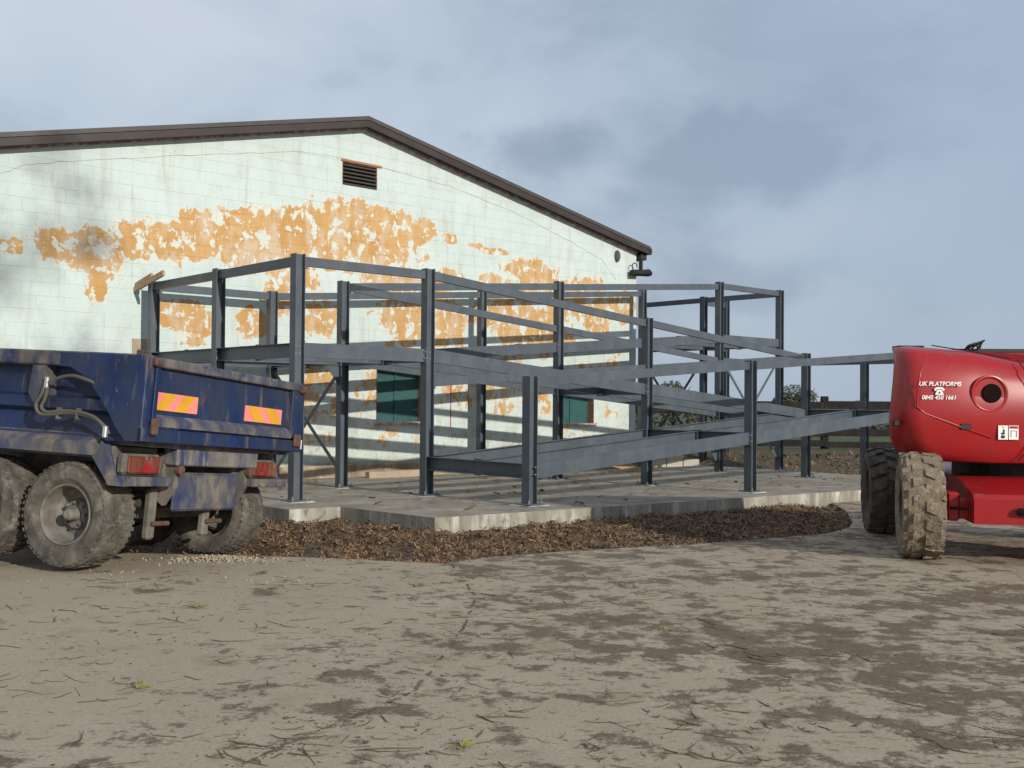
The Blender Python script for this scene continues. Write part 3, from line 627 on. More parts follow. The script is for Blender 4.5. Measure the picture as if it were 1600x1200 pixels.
# ------------------------------------------------------------------ tipping trailer
tT, tF, tZ = Vector((.3210, .9438, -.0781)), Vector((-.9448, .3251, .0414)), Vector((.0644, .0606, .9961))
tr = empty('tipping_trailer', (0, 0, 0), 'muddy navy blue tipping trailer with rusty tailgate parked in front of the barn', 'trailer')
tm = Matrix((tT, tF, tZ)).transposed().to_4x4(); tm.translation = Vector((-3.056, 8.564, -.348+H0)); tr.matrix_world = tm
def tbox(name, m, x0, x1, y0, y1, z0, z1, bev=.006, parent=tr): return box(name, m, parent, x0, x1, y0, y1, z0, z1, bev)
LN = 4.3
def side_panels(x, s_, name):
    sgn = 1 if s_ > 0 else -1
    bm = bmesh.new(); add_box(bm, *sorted((x+.10*s_, x+.13*s_)), .05, LN, .0, .70, 0); add_box(bm, *sorted((x+.05*s_, x+.14*s_)), .05, LN, -.02, .02, 0)
    o = link('side_sheet', mesh_of(bm), blue_m, tr)
    bm = bmesh.new(); xa, xb = sorted((x-.03*s_, x+.14*s_)); add_box(bm, xa, xb, .0, LN, .585, .712, .012); link('top_rail', mesh_of(bm), blue_dirty_m, tr)
    bm = bmesh.new(); add_prism(bm, [(.10*s_, .19), (.03*s_, .225), (.03*s_, .315), (.10*s_, .345)], Vector((x, .2, 0)), Vector((x, LN, 0)), EX, EZ); link('side_rib', mesh_of(bm), blue_m, tr)
    bm = bmesh.new(); add_prism(bm, [(.10*s_, .03), (-.04*s_, -.05), (-.04*s_, -.15), (.10*s_, -.15)], Vector((x, .42, 0)), Vector((x, LN, 0)), EX, EZ); link('sill', mesh_of(bm), blue_dirty_m, tr)
    # vertical stake pocket with hose bracket
    bm = bmesh.new(); add_prism(bm, [(1.02, .58), (1.14, .58), (1.16, .34), (1.08, .24), (.98, .33)], Vector((x-.035*s_, 0, 0)), Vector((x+.11*s_, 0, 0)), EY, EZ); link('stake', mesh_of(bm), blue_dirty_m, tr)
    # rear gusset plate with its curved front edge
    cur = [(.86, .585), (.74, .575), (.62, .52), (.50, .43), (.40, .32), (.30, .20), (.22, .09), (.12, -.01)]
    prof = [(0, -.01), (0, .60)]+[(.0, .70), (.86, .70)]+cur
    bm = bmesh.new(); add_prism(bm, [(a, b) for a, b in prof if not (a == 0 and b == .60)], Vector((x-.032*s_, 0, 0)), Vector((x-.012*s_, 0, 0)), EY, EZ); link('rear_gusset', mesh_of(bm), blue_m, tr)
    bm = bmesh.new(); k = len(cur)
    for i in range(k-1):
        q = [Vector((x-.012*s_, *cur[i])), Vector((x-.012*s_, *cur[i+1])), Vector((x+.10*s_, *cur[i+1])), Vector((x+.10*s_, *cur[i]))]; bm.faces.new([bm.verts.new(p) for p in q])
    bmesh.ops.remove_doubles(bm, verts=bm.verts, dist=1e-5); link('gusset_lip', mesh_of(bm), blue_m, tr)
side_panels(0, 1, 'l'); side_panels(2.5, -1, 'r')
tbox('corner_post', blue_m, -.03, .075, -.03, .10, -.01, .708); tbox('corner_post', blue_m, 2.425, 2.53, -.03, .10, -.01, .70)
tbox('floor', blue_dirty_m, .10, 2.40, .05, LN, -.05, .0); tbox('front_wall', blue_m, .10, 2.40, LN-.05, LN, 0, .9)
# tailgate
tg = empty('tailgate', (0, 0, 0)); tg.parent = tr
tbox('panel', blue_m, .075, 2.425, .0, .03, .14, .64, .004, tg)
tbox('top_rail', blue_dirty_m, .08, 2.42, -.055, .04, .62, .70, .010, tg)
tbox('stile', blue_m, .08, .13, -.045, .0, .135, .62, .004, tg); tbox('stile', blue_m, 2.27, 2.42, -.045, .0, .135, .62, .004, tg)
bm = bmesh.new(); add_prism(bm, [(0, .225), (-.06, .185), (-.06, .125), (.03, .125)], Vector((.13, 0, 0)), Vector((2.27, 0, 0)), EY, EZ); link('lower_ledge', mesh_of(bm), blue_dirty_m, tg)
bm = bmesh.new(); add_box(bm, -.03, 2.53, -.045, .06, -.01, .108, .008); link('rear_cross_rail', mesh_of(bm), blue_m, tr)
tbox('hinge_pin', rust_m, .03, .12, -.075, -.03, .62, .69, .012); tbox('hinge_pin', rust_m, 2.38, 2.48, -.085, -.04, .60, .68, .012)
tbox('latch', rust_m, .05, .13, -.085, -.045, .05, .19, .012); tbox('latch', rust_m, 2.33, 2.46, -.075, -.045, .045, .17, .012)
tbox('shackle', silver_m, 2.47, 2.49, -.07, -.05, .02, .12, .004); tbox('top_lug', rust_m, .0, .09, .05, .12, .708, .75, .01)
def marker(x0, x1, z0, z1, flip):
    mk = tbox('marker_board', pinkref_m, x0, x1, -.008, -.001, z0, z1, 0, tg); wd, h = x1-x0, z1-z0
    for k in range(2):
        sx = [(.10, .36), (.55, .82)][k] if not flip else [(.16, .42), (.62, .90)][k]
        sh = .22 if not flip else -.22
        # slanted bar clipped to the board
        p = [(sx[0]-sh/2, 0), (sx[1]-sh/2, 0), (sx[1]+sh/2, 1), (sx[0]+sh/2, 1)]
        p = [(min(1, max(0, a)), b) for a, b in p]
        if flip: p = [(a, b) for a, b in p]
        bm = bmesh.new(); add_prism(bm, [(x0+a*wd, z0+b*h) for a, b in p], Vector((0, -.0115, 0)), Vector((0, -.0085, 0)), EX, EZ); link('stripe', mesh_of(bm), amber_m, mk)
marker(.15, .73, .265, .415, False); marker(1.48, 2.14, .255, .405, True)
# rear underframe
tbox('cross_box', material('worn_cream_box', (.19, .175, .15), [((.035, .05, .12), 5, .56, .1, (1, 1, .4)), ((.30, .27, .23), 9, .62, .08, (1, 1, .3))], rough=.75, var=.25), .62, 1.90, .07, .22, -.20, -.045, .012)
tbox('rear_plate', blue_dirty_m, .74, 1.73, .16, .20, -.61, -.27, .02); tbox('plate_fold', blue_dirty_m, .74, 1.73, .17, .32, -.275, -.262, .004)
for xx in (.66, 1.76):
    bm = bmesh.new(); add_prism(bm, [(.12, -.20), (.42, -.20), (.42, -.42), (.22, -.56), (.12, -.40)], Vector((xx, 0, 0)), Vector((xx+.06, 0, 0)), EY, EZ); link('chassis_bracket', mesh_of(bm), chassis_m, tr)
for xx in (.70, 1.80):
    bm = bmesh.new(); add_lathe(bm, [(0, .045), (-.05, .045), (-.06, .02)], Vector((xx, .12, -.24)), EY, EX, EZ, 14); link('pivot_pin', mesh_of(bm), rust_m, tr)
for xx in (.55, 1.35):
    tbox('spring_hanger', chassis_m, xx, xx+.10, .25, .33, -.86, -.40, .02); tbox('hanger_pin', rust_m, xx+.02, xx+.26, .22, .26, -.74, -.70, .01)
for xx in (.62, 1.68): tbox('chassis_rail', chassis_m, xx, xx+.14, .20, LN+.8, -.42, -.10, .01)
for yy in (.72, 1.66): tbox('axle', chassis_m, .30, 2.20, yy-.06, yy+.06, -.72, -.60, .02); tbox('leaf_spring', chassis_m, .60, .68, yy-.40, yy+.40, -.60, -.52, .02); tbox('leaf_spring', chassis_m, 1.70, 1.78, yy-.40, yy+.40, -.60, -.52, .02)
for s_, x0 in ((1, .0), (-1, 2.5)):
    def X(a): return x0+a*s_
    def pbox(nm, m, a, b, *r_): 
        xa, xb = sorted((X(a), X(b))); return tbox(nm, m, xa, xb, *r_)
    # wheel-arch skirt: sloping plate, then ledge carrying the lamp
    bm = bmesh.new(); add_prism(bm, [(.47, -.05), (.43, -.16), (.24, -.385), (.10, -.385), (.10, -.30), (.20, -.30), (.30, -.05)], Vector((X(-.03), 0, 0)), Vector((X(.02), 0, 0)), EY, EZ); link('arch_skirt', mesh_of(bm), blue_dirty_m, tr)
    pbox('lamp_ledge', blue_dirty_m, .0, .62, .10, .30, -.385, -.305); pbox('lamp_back', chassis_m, .02, .60, .27, .30, -.31, -.06)
    xa, xb = sorted((X(.06), X(.55)))
    bm = bmesh.new(); add_box(bm, xa, xb, .17, .27, -.30, -.115, .03); lp = link('rear_lamp', mesh_of(bm), chassis_m, tr)
    bm = bmesh.new(); add_box(bm, xa+.035, xb-.035, .158, .172, -.28, -.135, .012); ln_ = link('lens', mesh_of(bm), lamp_m, lp)
    bm = bmesh.new(); cx = (xa+xb)/2+.04*s_; add_prism(bm, [(cx-.075, -.27), (cx+.075, -.27), (cx, -.145)], Vector((0, .150, 0)), Vector((0, .157, 0)), EX, EZ); link('triangle_reflector', mesh_of(bm), redtri_m, lp)
    pbox('wing', blue_dirty_m, .02, .50, .28, 2.2, -.17, -.15, .004)
# hydraulic hoses on the side
for pts in ([(-.05, .98, .47), (-.06, .90, .42), (-.06, .84, .47), (-.055, .70, .50), (-.045, .56, .475), (.0, .44, .43)],
            [(-.05, .97, .44), (-.07, .98, .33), (-.07, 1.03, .24), (-.07, .98, .165), (-.065, .85, .165), (-.06, .70, .185), (-.05, .52, .175), (-.04, .36, .12), (-.03, .27, .02)],
            [(-.05, .94, .43), (-.07, .94, .30), (-.07, .97, .22), (-.07, .90, .18), (-.065, .75, .20), (-.06, .55, .195), (-.05, .40, .15), (-.03, .30, .05)]):
    # densify
    dn = []
    for i in range(len(pts)-1):
        p0_, p1_, p2_, p3_ = [Vector(pts[max(0, min(len(pts)-1, i+k))]) for k in (-1, 0, 1, 2)]
        for s_ in range(5):
            t_ = s_/5; dn.append(.5*((2*p1_)+(p2_-p0_)*t_+(2*p0_-5*p1_+4*p2_-p3_)*t_*t_+(3*p1_-p0_-3*p2_+p3_)*t_**3))
    bm = bmesh.new(); add_tube(bm, dn, .016, 8); link('hydraulic_hose', mesh_of(bm, True), hose_m, tr)
for y_, z_ in ((.95, .43), (.30, .05)): tbox('hose_coupling', silver_m, -.075, -.04, y_-.02, y_+.02, z_-.05, z_+.05, .008)
for y_ in (.80, .60): tbox('hose_hook', chassis_m, -.075, -.02, y_-.008, y_+.008, .13, .23, .003)

def wheel(root, ctr, A, Bx, Cz, Rr, W_, m_t, m_r, lugs=26, lug_h=.03, rimR=.56, muddy=0, name='wheel'):
    """ctr = middle of the wheel, A = outward axle direction; tyre, rim, hub"""
    wh = empty(name, ctr); wh.parent = root; Z0 = Vector((0, 0, 0)); h = W_/2
    r0 = Rr-lug_h
    prof = [(-h*.80, Rr*rimR), (-h*.98, Rr*.68), (-h, Rr*.80), (-h*.92, Rr*.92), (-h*.74, r0*.995), (-h*.3, r0), (h*.3, r0), (h*.74, r0*.995), (h*.92, Rr*.92), (h, Rr*.80), (h*.98, Rr*.68), (h*.80, Rr*rimR)]
    bm = bmesh.new(); add_lathe(bm, prof, Z0, A, Bx, Cz, 56, close=True)
    rnd = random.Random(5)
    for k in range(lugs):
        for s_ in (-1, 1):
            a0 = 2*math.pi*(k+(.5 if s_ > 0 else 0))/lugs; da = 2*math.pi/lugs*.62
            for (ha, hb, sk) in ((.06, .52, 0), (.50, .97, .35)):
                vs = []
                for rr in (r0-.02, Rr-(.018 if hb > .9 else 0)+rnd.uniform(-.004, .004)):
                    for hh, aa in ((ha, a0+sk*da), (hb, a0+(sk+.35)*da), (hb, a0+(sk+1.2)*da), (ha, a0+(sk+.85)*da)):
                        drop = .05*Rr*max(0, hh-.6)
                        vs.append(bm.verts.new(A*(h*hh*s_)+(Bx*math.cos(aa)+Cz*math.sin(aa))*(rr-drop)))
                for q in ((4,5,6,7),(0,1,5,4),(1,2,6,5),(2,3,7,6),(3,0,4,7)): bm.faces.new([vs[i] for i in q])
    if muddy:
        for v in bm.verts:
            n_ = v.co.normalized(); q = fbm(v.co.x*9+v.co.z*5, v.co.y*9+v.co.z*7, 1, 3)
            rad_ = (v.co-A*v.co.dot(A)); 
            if rad_.length > Rr*.85: v.co += rad_.normalized()*muddy*q
    link('tyre', mesh_of(bm, True, 28), m_t, wh)
    bm = bmesh.new(); rr = Rr*rimR
    add_lathe(bm, [(-h*.8, rr*1.0), (h*.80, rr*1.03), (h*.87, rr*1.0), (h*.84, rr*.95), (h*.55, rr*.90), (h*.10, rr*.86), (-h*.05, rr*.72), (h*.0, rr*.55), (h*.18, rr*.46), (h*.2, rr*.28), (h*.2, .001)], Z0, A, Bx, Cz, 36, cap=False)
    rm_ = link('rim', mesh_of(bm, True, 35), m_r, wh)
    bm = bmesh.new(); add_lathe(bm, [(h*.2, rr*.22), (h*.65, rr*.20), (h*.75, rr*.13), (h*.75, .001)], Z0, A, Bx, Cz, 18)
    for k in range(8):
        a0 = 2*math.pi*k/8; add_lathe(bm, [(h*.2, .014), (h*.34, .014)], (Bx*math.cos(a0)+Cz*math.sin(a0))*rr*.40, A, Bx, Cz, 6)
    link('hub', mesh_of(bm, True, 35), m_r, wh)
    return wh
for yy in (.70, 1.66):
    wheel(tr, Vector((.20, yy, -.665)), -EX, EY, EZ, .455, .40, tyre_m, rim_m, lugs=46, lug_h=.007)
    wheel(tr, Vector((2.22, yy, -.665)), EX, -EY, EZ, .455, .40, tyre_m, rim_m, lugs=46, lug_h=.007)

# ------------------------------------------------------------------ boom lift
LFa = Vector((.20, .98, 0)).normalized(); LRt = Vector((.98, -.20, 0)).normalized()
lc = Vector((4.10, 10.48, 0)); lc.z = ground(lc.x, lc.y)
lift = empty('boom_lift', lc, 'red self-propelled boom lift with muddy wheels and rental lettering on counterweight', 'boom lift')
def LL(r_, f_, z): return LRt*r_+LFa*f_+EZ*z
fa = Vector((.27, .963, 0)).normalized(); ra = Vector((.963, -.27, 0)).normalized()
WR = .535
gz2 = lambda v: ground(lc.x+v.x, lc.y+v.y)-lc.z
for (p, ax, fw_, mt, mud) in ((LL(0, 0, 0), -ra, fa, mudtyre_m, .03), (LL(2.05, -.0, 0), ra, fa, mudtyre_m, .022), (LL(.0, 2.55, 0), -LRt, LFa, tyre_dark_m, .010), (LL(2.05, 2.55, 0), LRt, LFa, tyre_dark_m, .010)):
    p.z = gz2(p)+WR-.008
    wheel(lift, p, ax, fw_, EZ, WR, .40, mt, tyre_dark_m, lugs=19, lug_h=.016 if mud > .02 else .034, rimR=.50, muddy=mud)
def lbox(name, m, r0, r1, f0, f1, z0, z1, bev=.02, parent=lift):
    bm = bmesh.new(); add_box(bm, r0, r1, f0, f1, z0, z1, bev)
    for v in bm.verts: v.co = LRt*v.co.x+LFa*v.co.y+EZ*v.co.z
    return link(name, mesh_of(bm), m, parent)
lbox('axle_beam', red_m, .28, 1.80, -.16, .16, .42, .62); lbox('axle_beam', red_m, .28, 1.80, 2.40, 2.70, .42, .62)
bm = bmesh.new(); add_prism(bm, [(-.42, .40), (-.42, .64), (-.36, .68), (.30, .80), (2.9, .82), (2.9, .45), (.3, .40)], LRt*.42, LRt*1.65, LFa, EZ); link('chassis', mesh_of(bm), red_m, lift)
bm = bmesh.new(); add_tube(bm, [LL(.24, -.24, .53), LL(1.0, -.46, .53)], .014, 8); link('steering_rod', mesh_of(bm, True), black_m, lift)
bm = bmesh.new(); add_tube(bm, [LL(.80, -.455, .53), LL(1.25, -.46, .52), LL(1.6, -.45, .52)], [.035, .05, .04], 10); link('steering_cylinder', mesh_of(bm, True), black_m, lift)
lbox('steering_knuckle', red_m, .22, .34, -.20, .10, .40, .68)
bm = bmesh.new(); add_lathe(bm, [(.80, .50), (1.10, .50)], LL(1.03, 1.1, 0), EZ, EX, EY, 28); link('slew_ring', mesh_of(bm), black_m, lift)
# counterweight / engine hood: lofted rounded shell (world axes, tail to the left)
zb = lc.z-H0
lev = [  # z, x_left, y_front, chamfer, x_right, y_back
 (-.575, 4.10, 10.62, .20, 6.7, 12.2), (-.555, 3.98, 10.50, .25, 6.75, 12.3), (-.49, 3.89, 10.45, .26, 6.8, 12.35), (-.36, 3.81, 10.41, .24, 6.8, 12.4), (-.20, 3.775, 10.39, .22, 6.8, 12.4), (-.10, 3.77, 10.38, .21, 6.8, 12.4), (.05, 3.785, 10.39, .20, 6.8, 12.4), (.25, 3.81, 10.42, .19, 6.8, 12.38), (.42, 3.83, 10.46, .18, 6.8, 12.36), (.52, 3.84, 10.52, .17, 6.8, 12.3), (.575, 3.86, 10.66, .14, 6.8, 12.2), (.60, 3.92, 10.80, .10, 6.8, 12.0)]
def shell_ring(z, xl, yf, ch, xr, yb, n_=6):
    pts = []
    for i in range(n_+1):
        a = math.pi/2*i/n_; pts.append((xl+ch*(1-math.sin(a)), yf+ch*1.5*(1-math.cos(a))))   # front-left rounded corner
    pts = pts[::-1]
    q = [(xl, yb-.25)] + pts[:] 
    ring = [(xl+1.05, yb), (xl+.80, yb-.10)]
    for i in range(n_+1):
        a = math.pi/2*i/n_; ring.append((xl+ch*(1-math.cos(a)), yf+ch*1.5*(1-math.sin(a))))
    for t_ in (.2, .4, .6, .8, 1.0): ring.append((xl+ch+(xr-xl-ch)*t_, yf))
    ring.append((xr, yb)); return ring
bm = bmesh.new(); rings = []
for z, xl, yf, ch, xr, yb in lev:
    rg = []
    for x, y in shell_ring(z, xl, yf, ch, xr, yb):
        zz = z
        if z > .1: zz = z-(z-.1)/.5*.17*smoothstep(4.25, 5.3, x)      # top edge falls away to the right
        if z < -.3: zz = z-.03*smoothstep(4.0, 5.0, x)
        rg.append(bm.verts.new(Vector((x+.10, y, zz+H0))-lc))
    rings.append(rg)
for i in range(len(rings)-1):
    k = len(rings[i])
    for j in range(k): bm.faces.new((rings[i][j], rings[i][(j+1)%k], rings[i+1][(j+1)%k], rings[i+1][j]))
bm.faces.new(rings[0][::-1]); bm.faces.new(rings[-1])
cw = link('counterweight', mesh_of(bm, True, 38), red_m, lift)
def W3(x, y, z): return Vector((x+.06, y, z+H0))-lc
FY = 10.385
bm = bmesh.new(); add_tube(bm, [W3(4.04+.16*0, FY-.012, .50), W3(3.985, FY-.008, .20), W3(3.97, FY-.004, -.02), W3(4.05, FY-.004, -.09), W3(4.35, FY-.004, -.20), W3(4.72, FY+.01, -.33)], .007, 6); link('moulding_crease', mesh_of(bm, True), red_m, cw)
bm = bmesh.new(); add_lathe(bm, [(0.03, .185), (-.002, .185), (-.007, .172), (-.003, .16), (.01, .15)], W3(4.70, FY, .11), EY, EX, EZ, 36); link('port_moulding', mesh_of(bm, True, 50), red_m, cw)
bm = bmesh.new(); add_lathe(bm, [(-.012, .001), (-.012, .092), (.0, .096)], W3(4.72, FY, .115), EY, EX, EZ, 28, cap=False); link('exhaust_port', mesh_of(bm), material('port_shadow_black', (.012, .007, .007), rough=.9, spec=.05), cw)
for x, z, a, b, y in ((4.52, -.22, .055, .03, FY), (3.865, -.19, .028, .03, FY+.09)):
    bm = bmesh.new(); add_box(bm, x-a, x+a, y-.008, y+.06, z-b, z+b, .008)
    o = link('lifting_slot', mesh_of(bm), black_m, cw)
    for v in o.data.vertices: v.co -= lc-Vector((0, 0, H0))
bm = bmesh.new(); add_tube(bm, [W3(5.02, FY+.10, .46), W3(5.06, FY-.004, .33), W3(5.12, FY-.006, .1), W3(5.13, FY-.006, -.2), W3(5.08, FY-.004, -.45), W3(5.0, FY+.05, -.56)], .006, 6); link('hood_seam', mesh_of(bm), black_m, cw)
bm = bmesh.new(); add_tube(bm, [W3(4.25, FY+.32, .605), W3(4.7, FY+.28, .535), W3(5.0, FY+.20, .47)], .006, 6); link('hood_seam', mesh_of(bm), black_m, cw)
# warning decals
for x, redtop in ((4.83, False), (4.935, True)):
    bm = bmesh.new(); add_box(bm, -.048, .048, -.003, .0, -.07, .07); o = link('decal', mesh_of(bm), white_m, cw); o.location = W3(x, FY-.003, -.275)
    if redtop:
        bm = bmesh.new(); add_box(bm, -.042, .042, -.005, -.0035, .04, .064); link('decal_mark', mesh_of(bm), red_m, o)
        for a, b, c, d_ in ((-.03, -.024, -.045, .02), (.024, .03, -.045, .02), (-.03, .03, .015, .02)):
            bm = bmesh.new(); add_box(bm, a, b, -.005, -.0035, c, d_); link('decal_mark', mesh_of(bm), black_m, o)
    else:
        bm = bmesh.new(); add_prism(bm, [(-.02, -.02), (.015, -.02), (.015, .03), (.0, .035), (-.005, .0), (-.025, -.005)], Vector((0, -.005, 0)), Vector((0, -.0035, 0)), EX, EZ); link('decal_mark', mesh_of(bm), black_m, o)
        bm = bmesh.new(); add_lathe(bm, [(-.005, .022), (-.0035, .022)], Vector((-.003, 0, -.042)), EY, EX, EZ*.8, 12); link('decal_mark', mesh_of(bm), black_m, o)
        bm = bmesh.new(); add_box(bm, -.012, .012, -.005, -.0035, .045, .06); link('decal_mark', amber_m and mesh_of(bm), amber_m, o)
# lettering
def text(body, x, z, size, parent, shear=.22):
    cu = bpy.data.curves.new('t', 'FONT'); cu.body = body; cu.size = size; cu.align_x = 'CENTER'; cu.shear = shear; cu.extrude = .0015; cu.offset = .0012
    to = bpy.data.objects.new('t', cu); COL.objects.link(to); dg = bpy.context.evaluated_depsgraph_get(); me = bpy.data.meshes.new_from_object(to.evaluated_get(dg))
    bpy.data.objects.remove(to); me.transform(Matrix.Rotation(R(90), 4, 'X')); me.materials.clear(); me.materials.append(white_m)
    o = link('lettering', me, None, parent); o.location = W3(x, FY-.006, z); return o
text('UK PLATFORMS', 4.20, .185, .060, cw); text('0845 450 1661', 4.19, .05, .057, cw)
bm = bmesh.new(); px, pz = 4.195, .125
add_prism(bm, [(-.05, -.0), (-.05, .018), (-.03, .034), (.03, .034), (.05, .018), (.05, 0), (.03, 0), (.026, .014), (-.026, .014), (-.03, 0)], W3(px, FY-.008, pz+.012), W3(px, FY-.005, pz+.012), EX, EZ)
add_prism(bm, [(-.018, .02), (.018, .02), (.04, -.016), (.04, -.03), (-.04, -.03), (-.04, -.016)], W3(px, FY-.008, pz), W3(px, FY-.005, pz), EX, EZ); link('telephone_symbol', mesh_of(bm), white_m, cw)
bm = bmesh.new(); add_lathe(bm, [(-.0095, .011), (-.0082, .011)], W3(px, FY, pz-.008), EY, EX, EZ, 12); link('telephone_dial', mesh_of(bm), red_m, cw)
# top tray, boom, coiled cable
bm = bmesh.new(); add_box(bm, 4.02-lc.x, 4.30-lc.x, 10.86-lc.y, 11.05-lc.y, .59+H0-lc.z, .612+H0-lc.z, .01); link('top_tray', mesh_of(bm), black_m, lift)
bm = bmesh.new(); add_prism(bm, [(-.16, -.28), (.16, -.28), (.16, .06), (-.16, .06)], W3(4.72, 11.35, .50), W3(9.5, 11.1, .50), EY, EZ); bo = link('boom', mesh_of(bm), red_m, lift)
bm = bmesh.new(); add_prism(bm, [(-.17, .062), (.17, .062), (.17, .10), (-.17, .10)], W3(4.72, 11.35, .50), W3(9.5, 11.1, .50), EY, EZ); link('boom_cover', mesh_of(bm), black_m, bo)
for k in range(4):
    bm = bmesh.new(); r_ = .045+.010*k
    add_tube(bm, [W3(4.80+.035*k+r_*math.cos(a)*(1.5-.2*k), 11.0+.04*k+.03*math.sin(2*a+k), .565+r_*.8*(1+math.sin(a+.4*k))) for a in [i*.35 for i in range(17+k)]], .010, 6); link('cable_coil', mesh_of(bm, True), black_m, lift)

# ------------------------------------------------------------------ fence, far vegetation
fence = empty('timber_fence', (9, 31.8, -1.42+H0), 'dark weathered timber post and rail fence along the field edge', 'fence'); FO = fence.location
frnd = random.Random(3)
for k in range(12):
    x = -3+3.0*k+.54
    box('post', oldwood_m, fence, x-.10, x+.10, 31.72, 31.92, -.3, 1.62+frnd.uniform(-.03, .05), .012, Vector((FO.x, FO.y, 0)))
for z0, z1, nm in ((1.08, 1.50, 'rail'), (.42, .62, 'rail'), (.10, .28, 'rail')):
    for k in range(11):
        x = -3+3.0*k+.54; dz = frnd.uniform(-.03, .03)
        bm = bmesh.new(); add_box(bm, x-.05-FO.x, x+2.95-FO.x, -.15, -.085, z0+dz, z1+dz, .01)
        for v in bm.verts: v.co.z += frnd.uniform(-.012, .012)
        link(nm, mesh_of(bm), oldwood_m, fence)
def leaves(bm, c, rx, ry, rz, n_, size, rnd, hollow=.35):
    for _ in range(n_):
        while True:
            p = Vector((rnd.uniform(-1, 1), rnd.uniform(-1, 1), rnd.uniform(-1, 1)))
            if hollow < p.length < 1: break
        q = Vector((c[0]+p.x*rx, c[1]+p.y*ry, c[2]+p.z*rz)); s_ = size*rnd.uniform(.6, 1.3)
        a = Vector((rnd.gauss(0, 1), rnd.gauss(0, 1), rnd.gauss(0, 1))).normalized(); b = a.orthogonal().normalized()
        bm.faces.new([bm.verts.new(q+a*s_*i+b*s_*.6*j) for i, j in ((-1, 0), (0, -1), (1, 0), (0, 1))])
def tree(name, x, y, zb_, h, blobs, n_, size, label, group, seed):
    rnd = random.Random(seed); t_ = empty(name, (x, y, zb_), label, 'tree', group)
    bm = bmesh.new(); add_tube(bm, [(0, 0, -.2), (.05, 0, h*.35), (-.05, .05, h*.7)], [.16, .12, .05], 8)
    for k in range(5):
        a = k*1.26; add_tube(bm, [(0, 0, h*.35), (math.cos(a)*h*.2, math.sin(a)*h*.2, h*.62), (math.cos(a)*h*.33, math.sin(a)*h*.33, h*.8)], [.06, .04, .012], 5)
    link('trunk', mesh_of(bm, True), bark_m, t_)
    bm = bmesh.new()
    for bx_, by_, bz_, br in blobs: leaves(bm, (bx_, by_, bz_), br*1.15, br, br*.72, n_, size, rnd)
    link('crown', mesh_of(bm), leaf_m, t_); return t_
GZ = -1.42+H0
tree('tree', 16.5, 60, GZ, 2.9, [(-.3, 0, 2.0, .7), (.5, .2, 1.75, .6), (-.9, .3, 1.5, .5), (1.2, 0, 1.2, .45), (.1, -.2, 1.2, .8)], 520, .075, 'small rounded tree above the fence right of centre', 'trees beyond the fence', 1)
tree('tree', 9.0, 58, GZ, 2.9, [(-.8, 0, 2.0, .5), (-.1, .1, 2.25, .55), (.7, 0, 1.75, .6), (1.5, .1, 1.55, .5), (0, 0, 1.3, .9)], 200, .10, 'thin branchy tree seen through the ramp frame beside the barn corner', 'trees beyond the fence', 2)
tree('tree', 26.8, 80, GZ, 1.9, [(0, 0, 1.3, .6), (.7, 0, 1.1, .5)], 300, .10, 'low bush behind the capped fence post', 'trees beyond the fence', 4)
bm = bmesh.new(); rnd = random.Random(9)
for k in range(70):
    x = -30+k*1.3; leaves(bm, (x, 46+rnd.uniform(-.6, .6), GZ+.62+rnd.uniform(-.1, .15)), .95, .6, .88, 190, .11, rnd, 0)
tag(link('hedge', mesh_of(bm), hedge_m), 'low brown hedge running along the field behind the fence', 'hedge', kind='stuff')

# ------------------------------------------------------------------ small loose things
def thing(name, me, m, loc, label, cat, group=None, rot=(0, 0, 0)):
    o = link(name, me, m); o.location = loc; o.rotation_euler = rot; tag(o, label, cat, group); return o
# concrete blocks stacked by the barn corner
bm = bmesh.new(); add_box(bm, -.215, .215, -.07, .07, 0, .205, .006); cb_me = mesh_of(bm); cb_me.materials.append(blockc_m)
bdir = UV(1, 0, -H0).to_2d(); P0 = UV(21.55, 17.2)
bstack = [(0, 0), (1, 0), (2, 0), (0, 1), (1, 1), (.5, 2)]
words = ['bottom left', 'bottom middle', 'bottom right', 'second row left', 'second row right', 'topmost']
for (i, j), wd in zip(bstack, words):
    p = Vector((P0.x-.5+i*.45, P0.y+.1*i, 0)); o = thing('concrete_block', cb_me, None, (p.x, p.y, slab_z(21.6, 17.4)+.01+j*.21), 'new pale concrete block stacked by the barn corner, %s of the stack' % wd, 'block', 'concrete blocks by the barn corner', (0, 0, .12+.03*i))
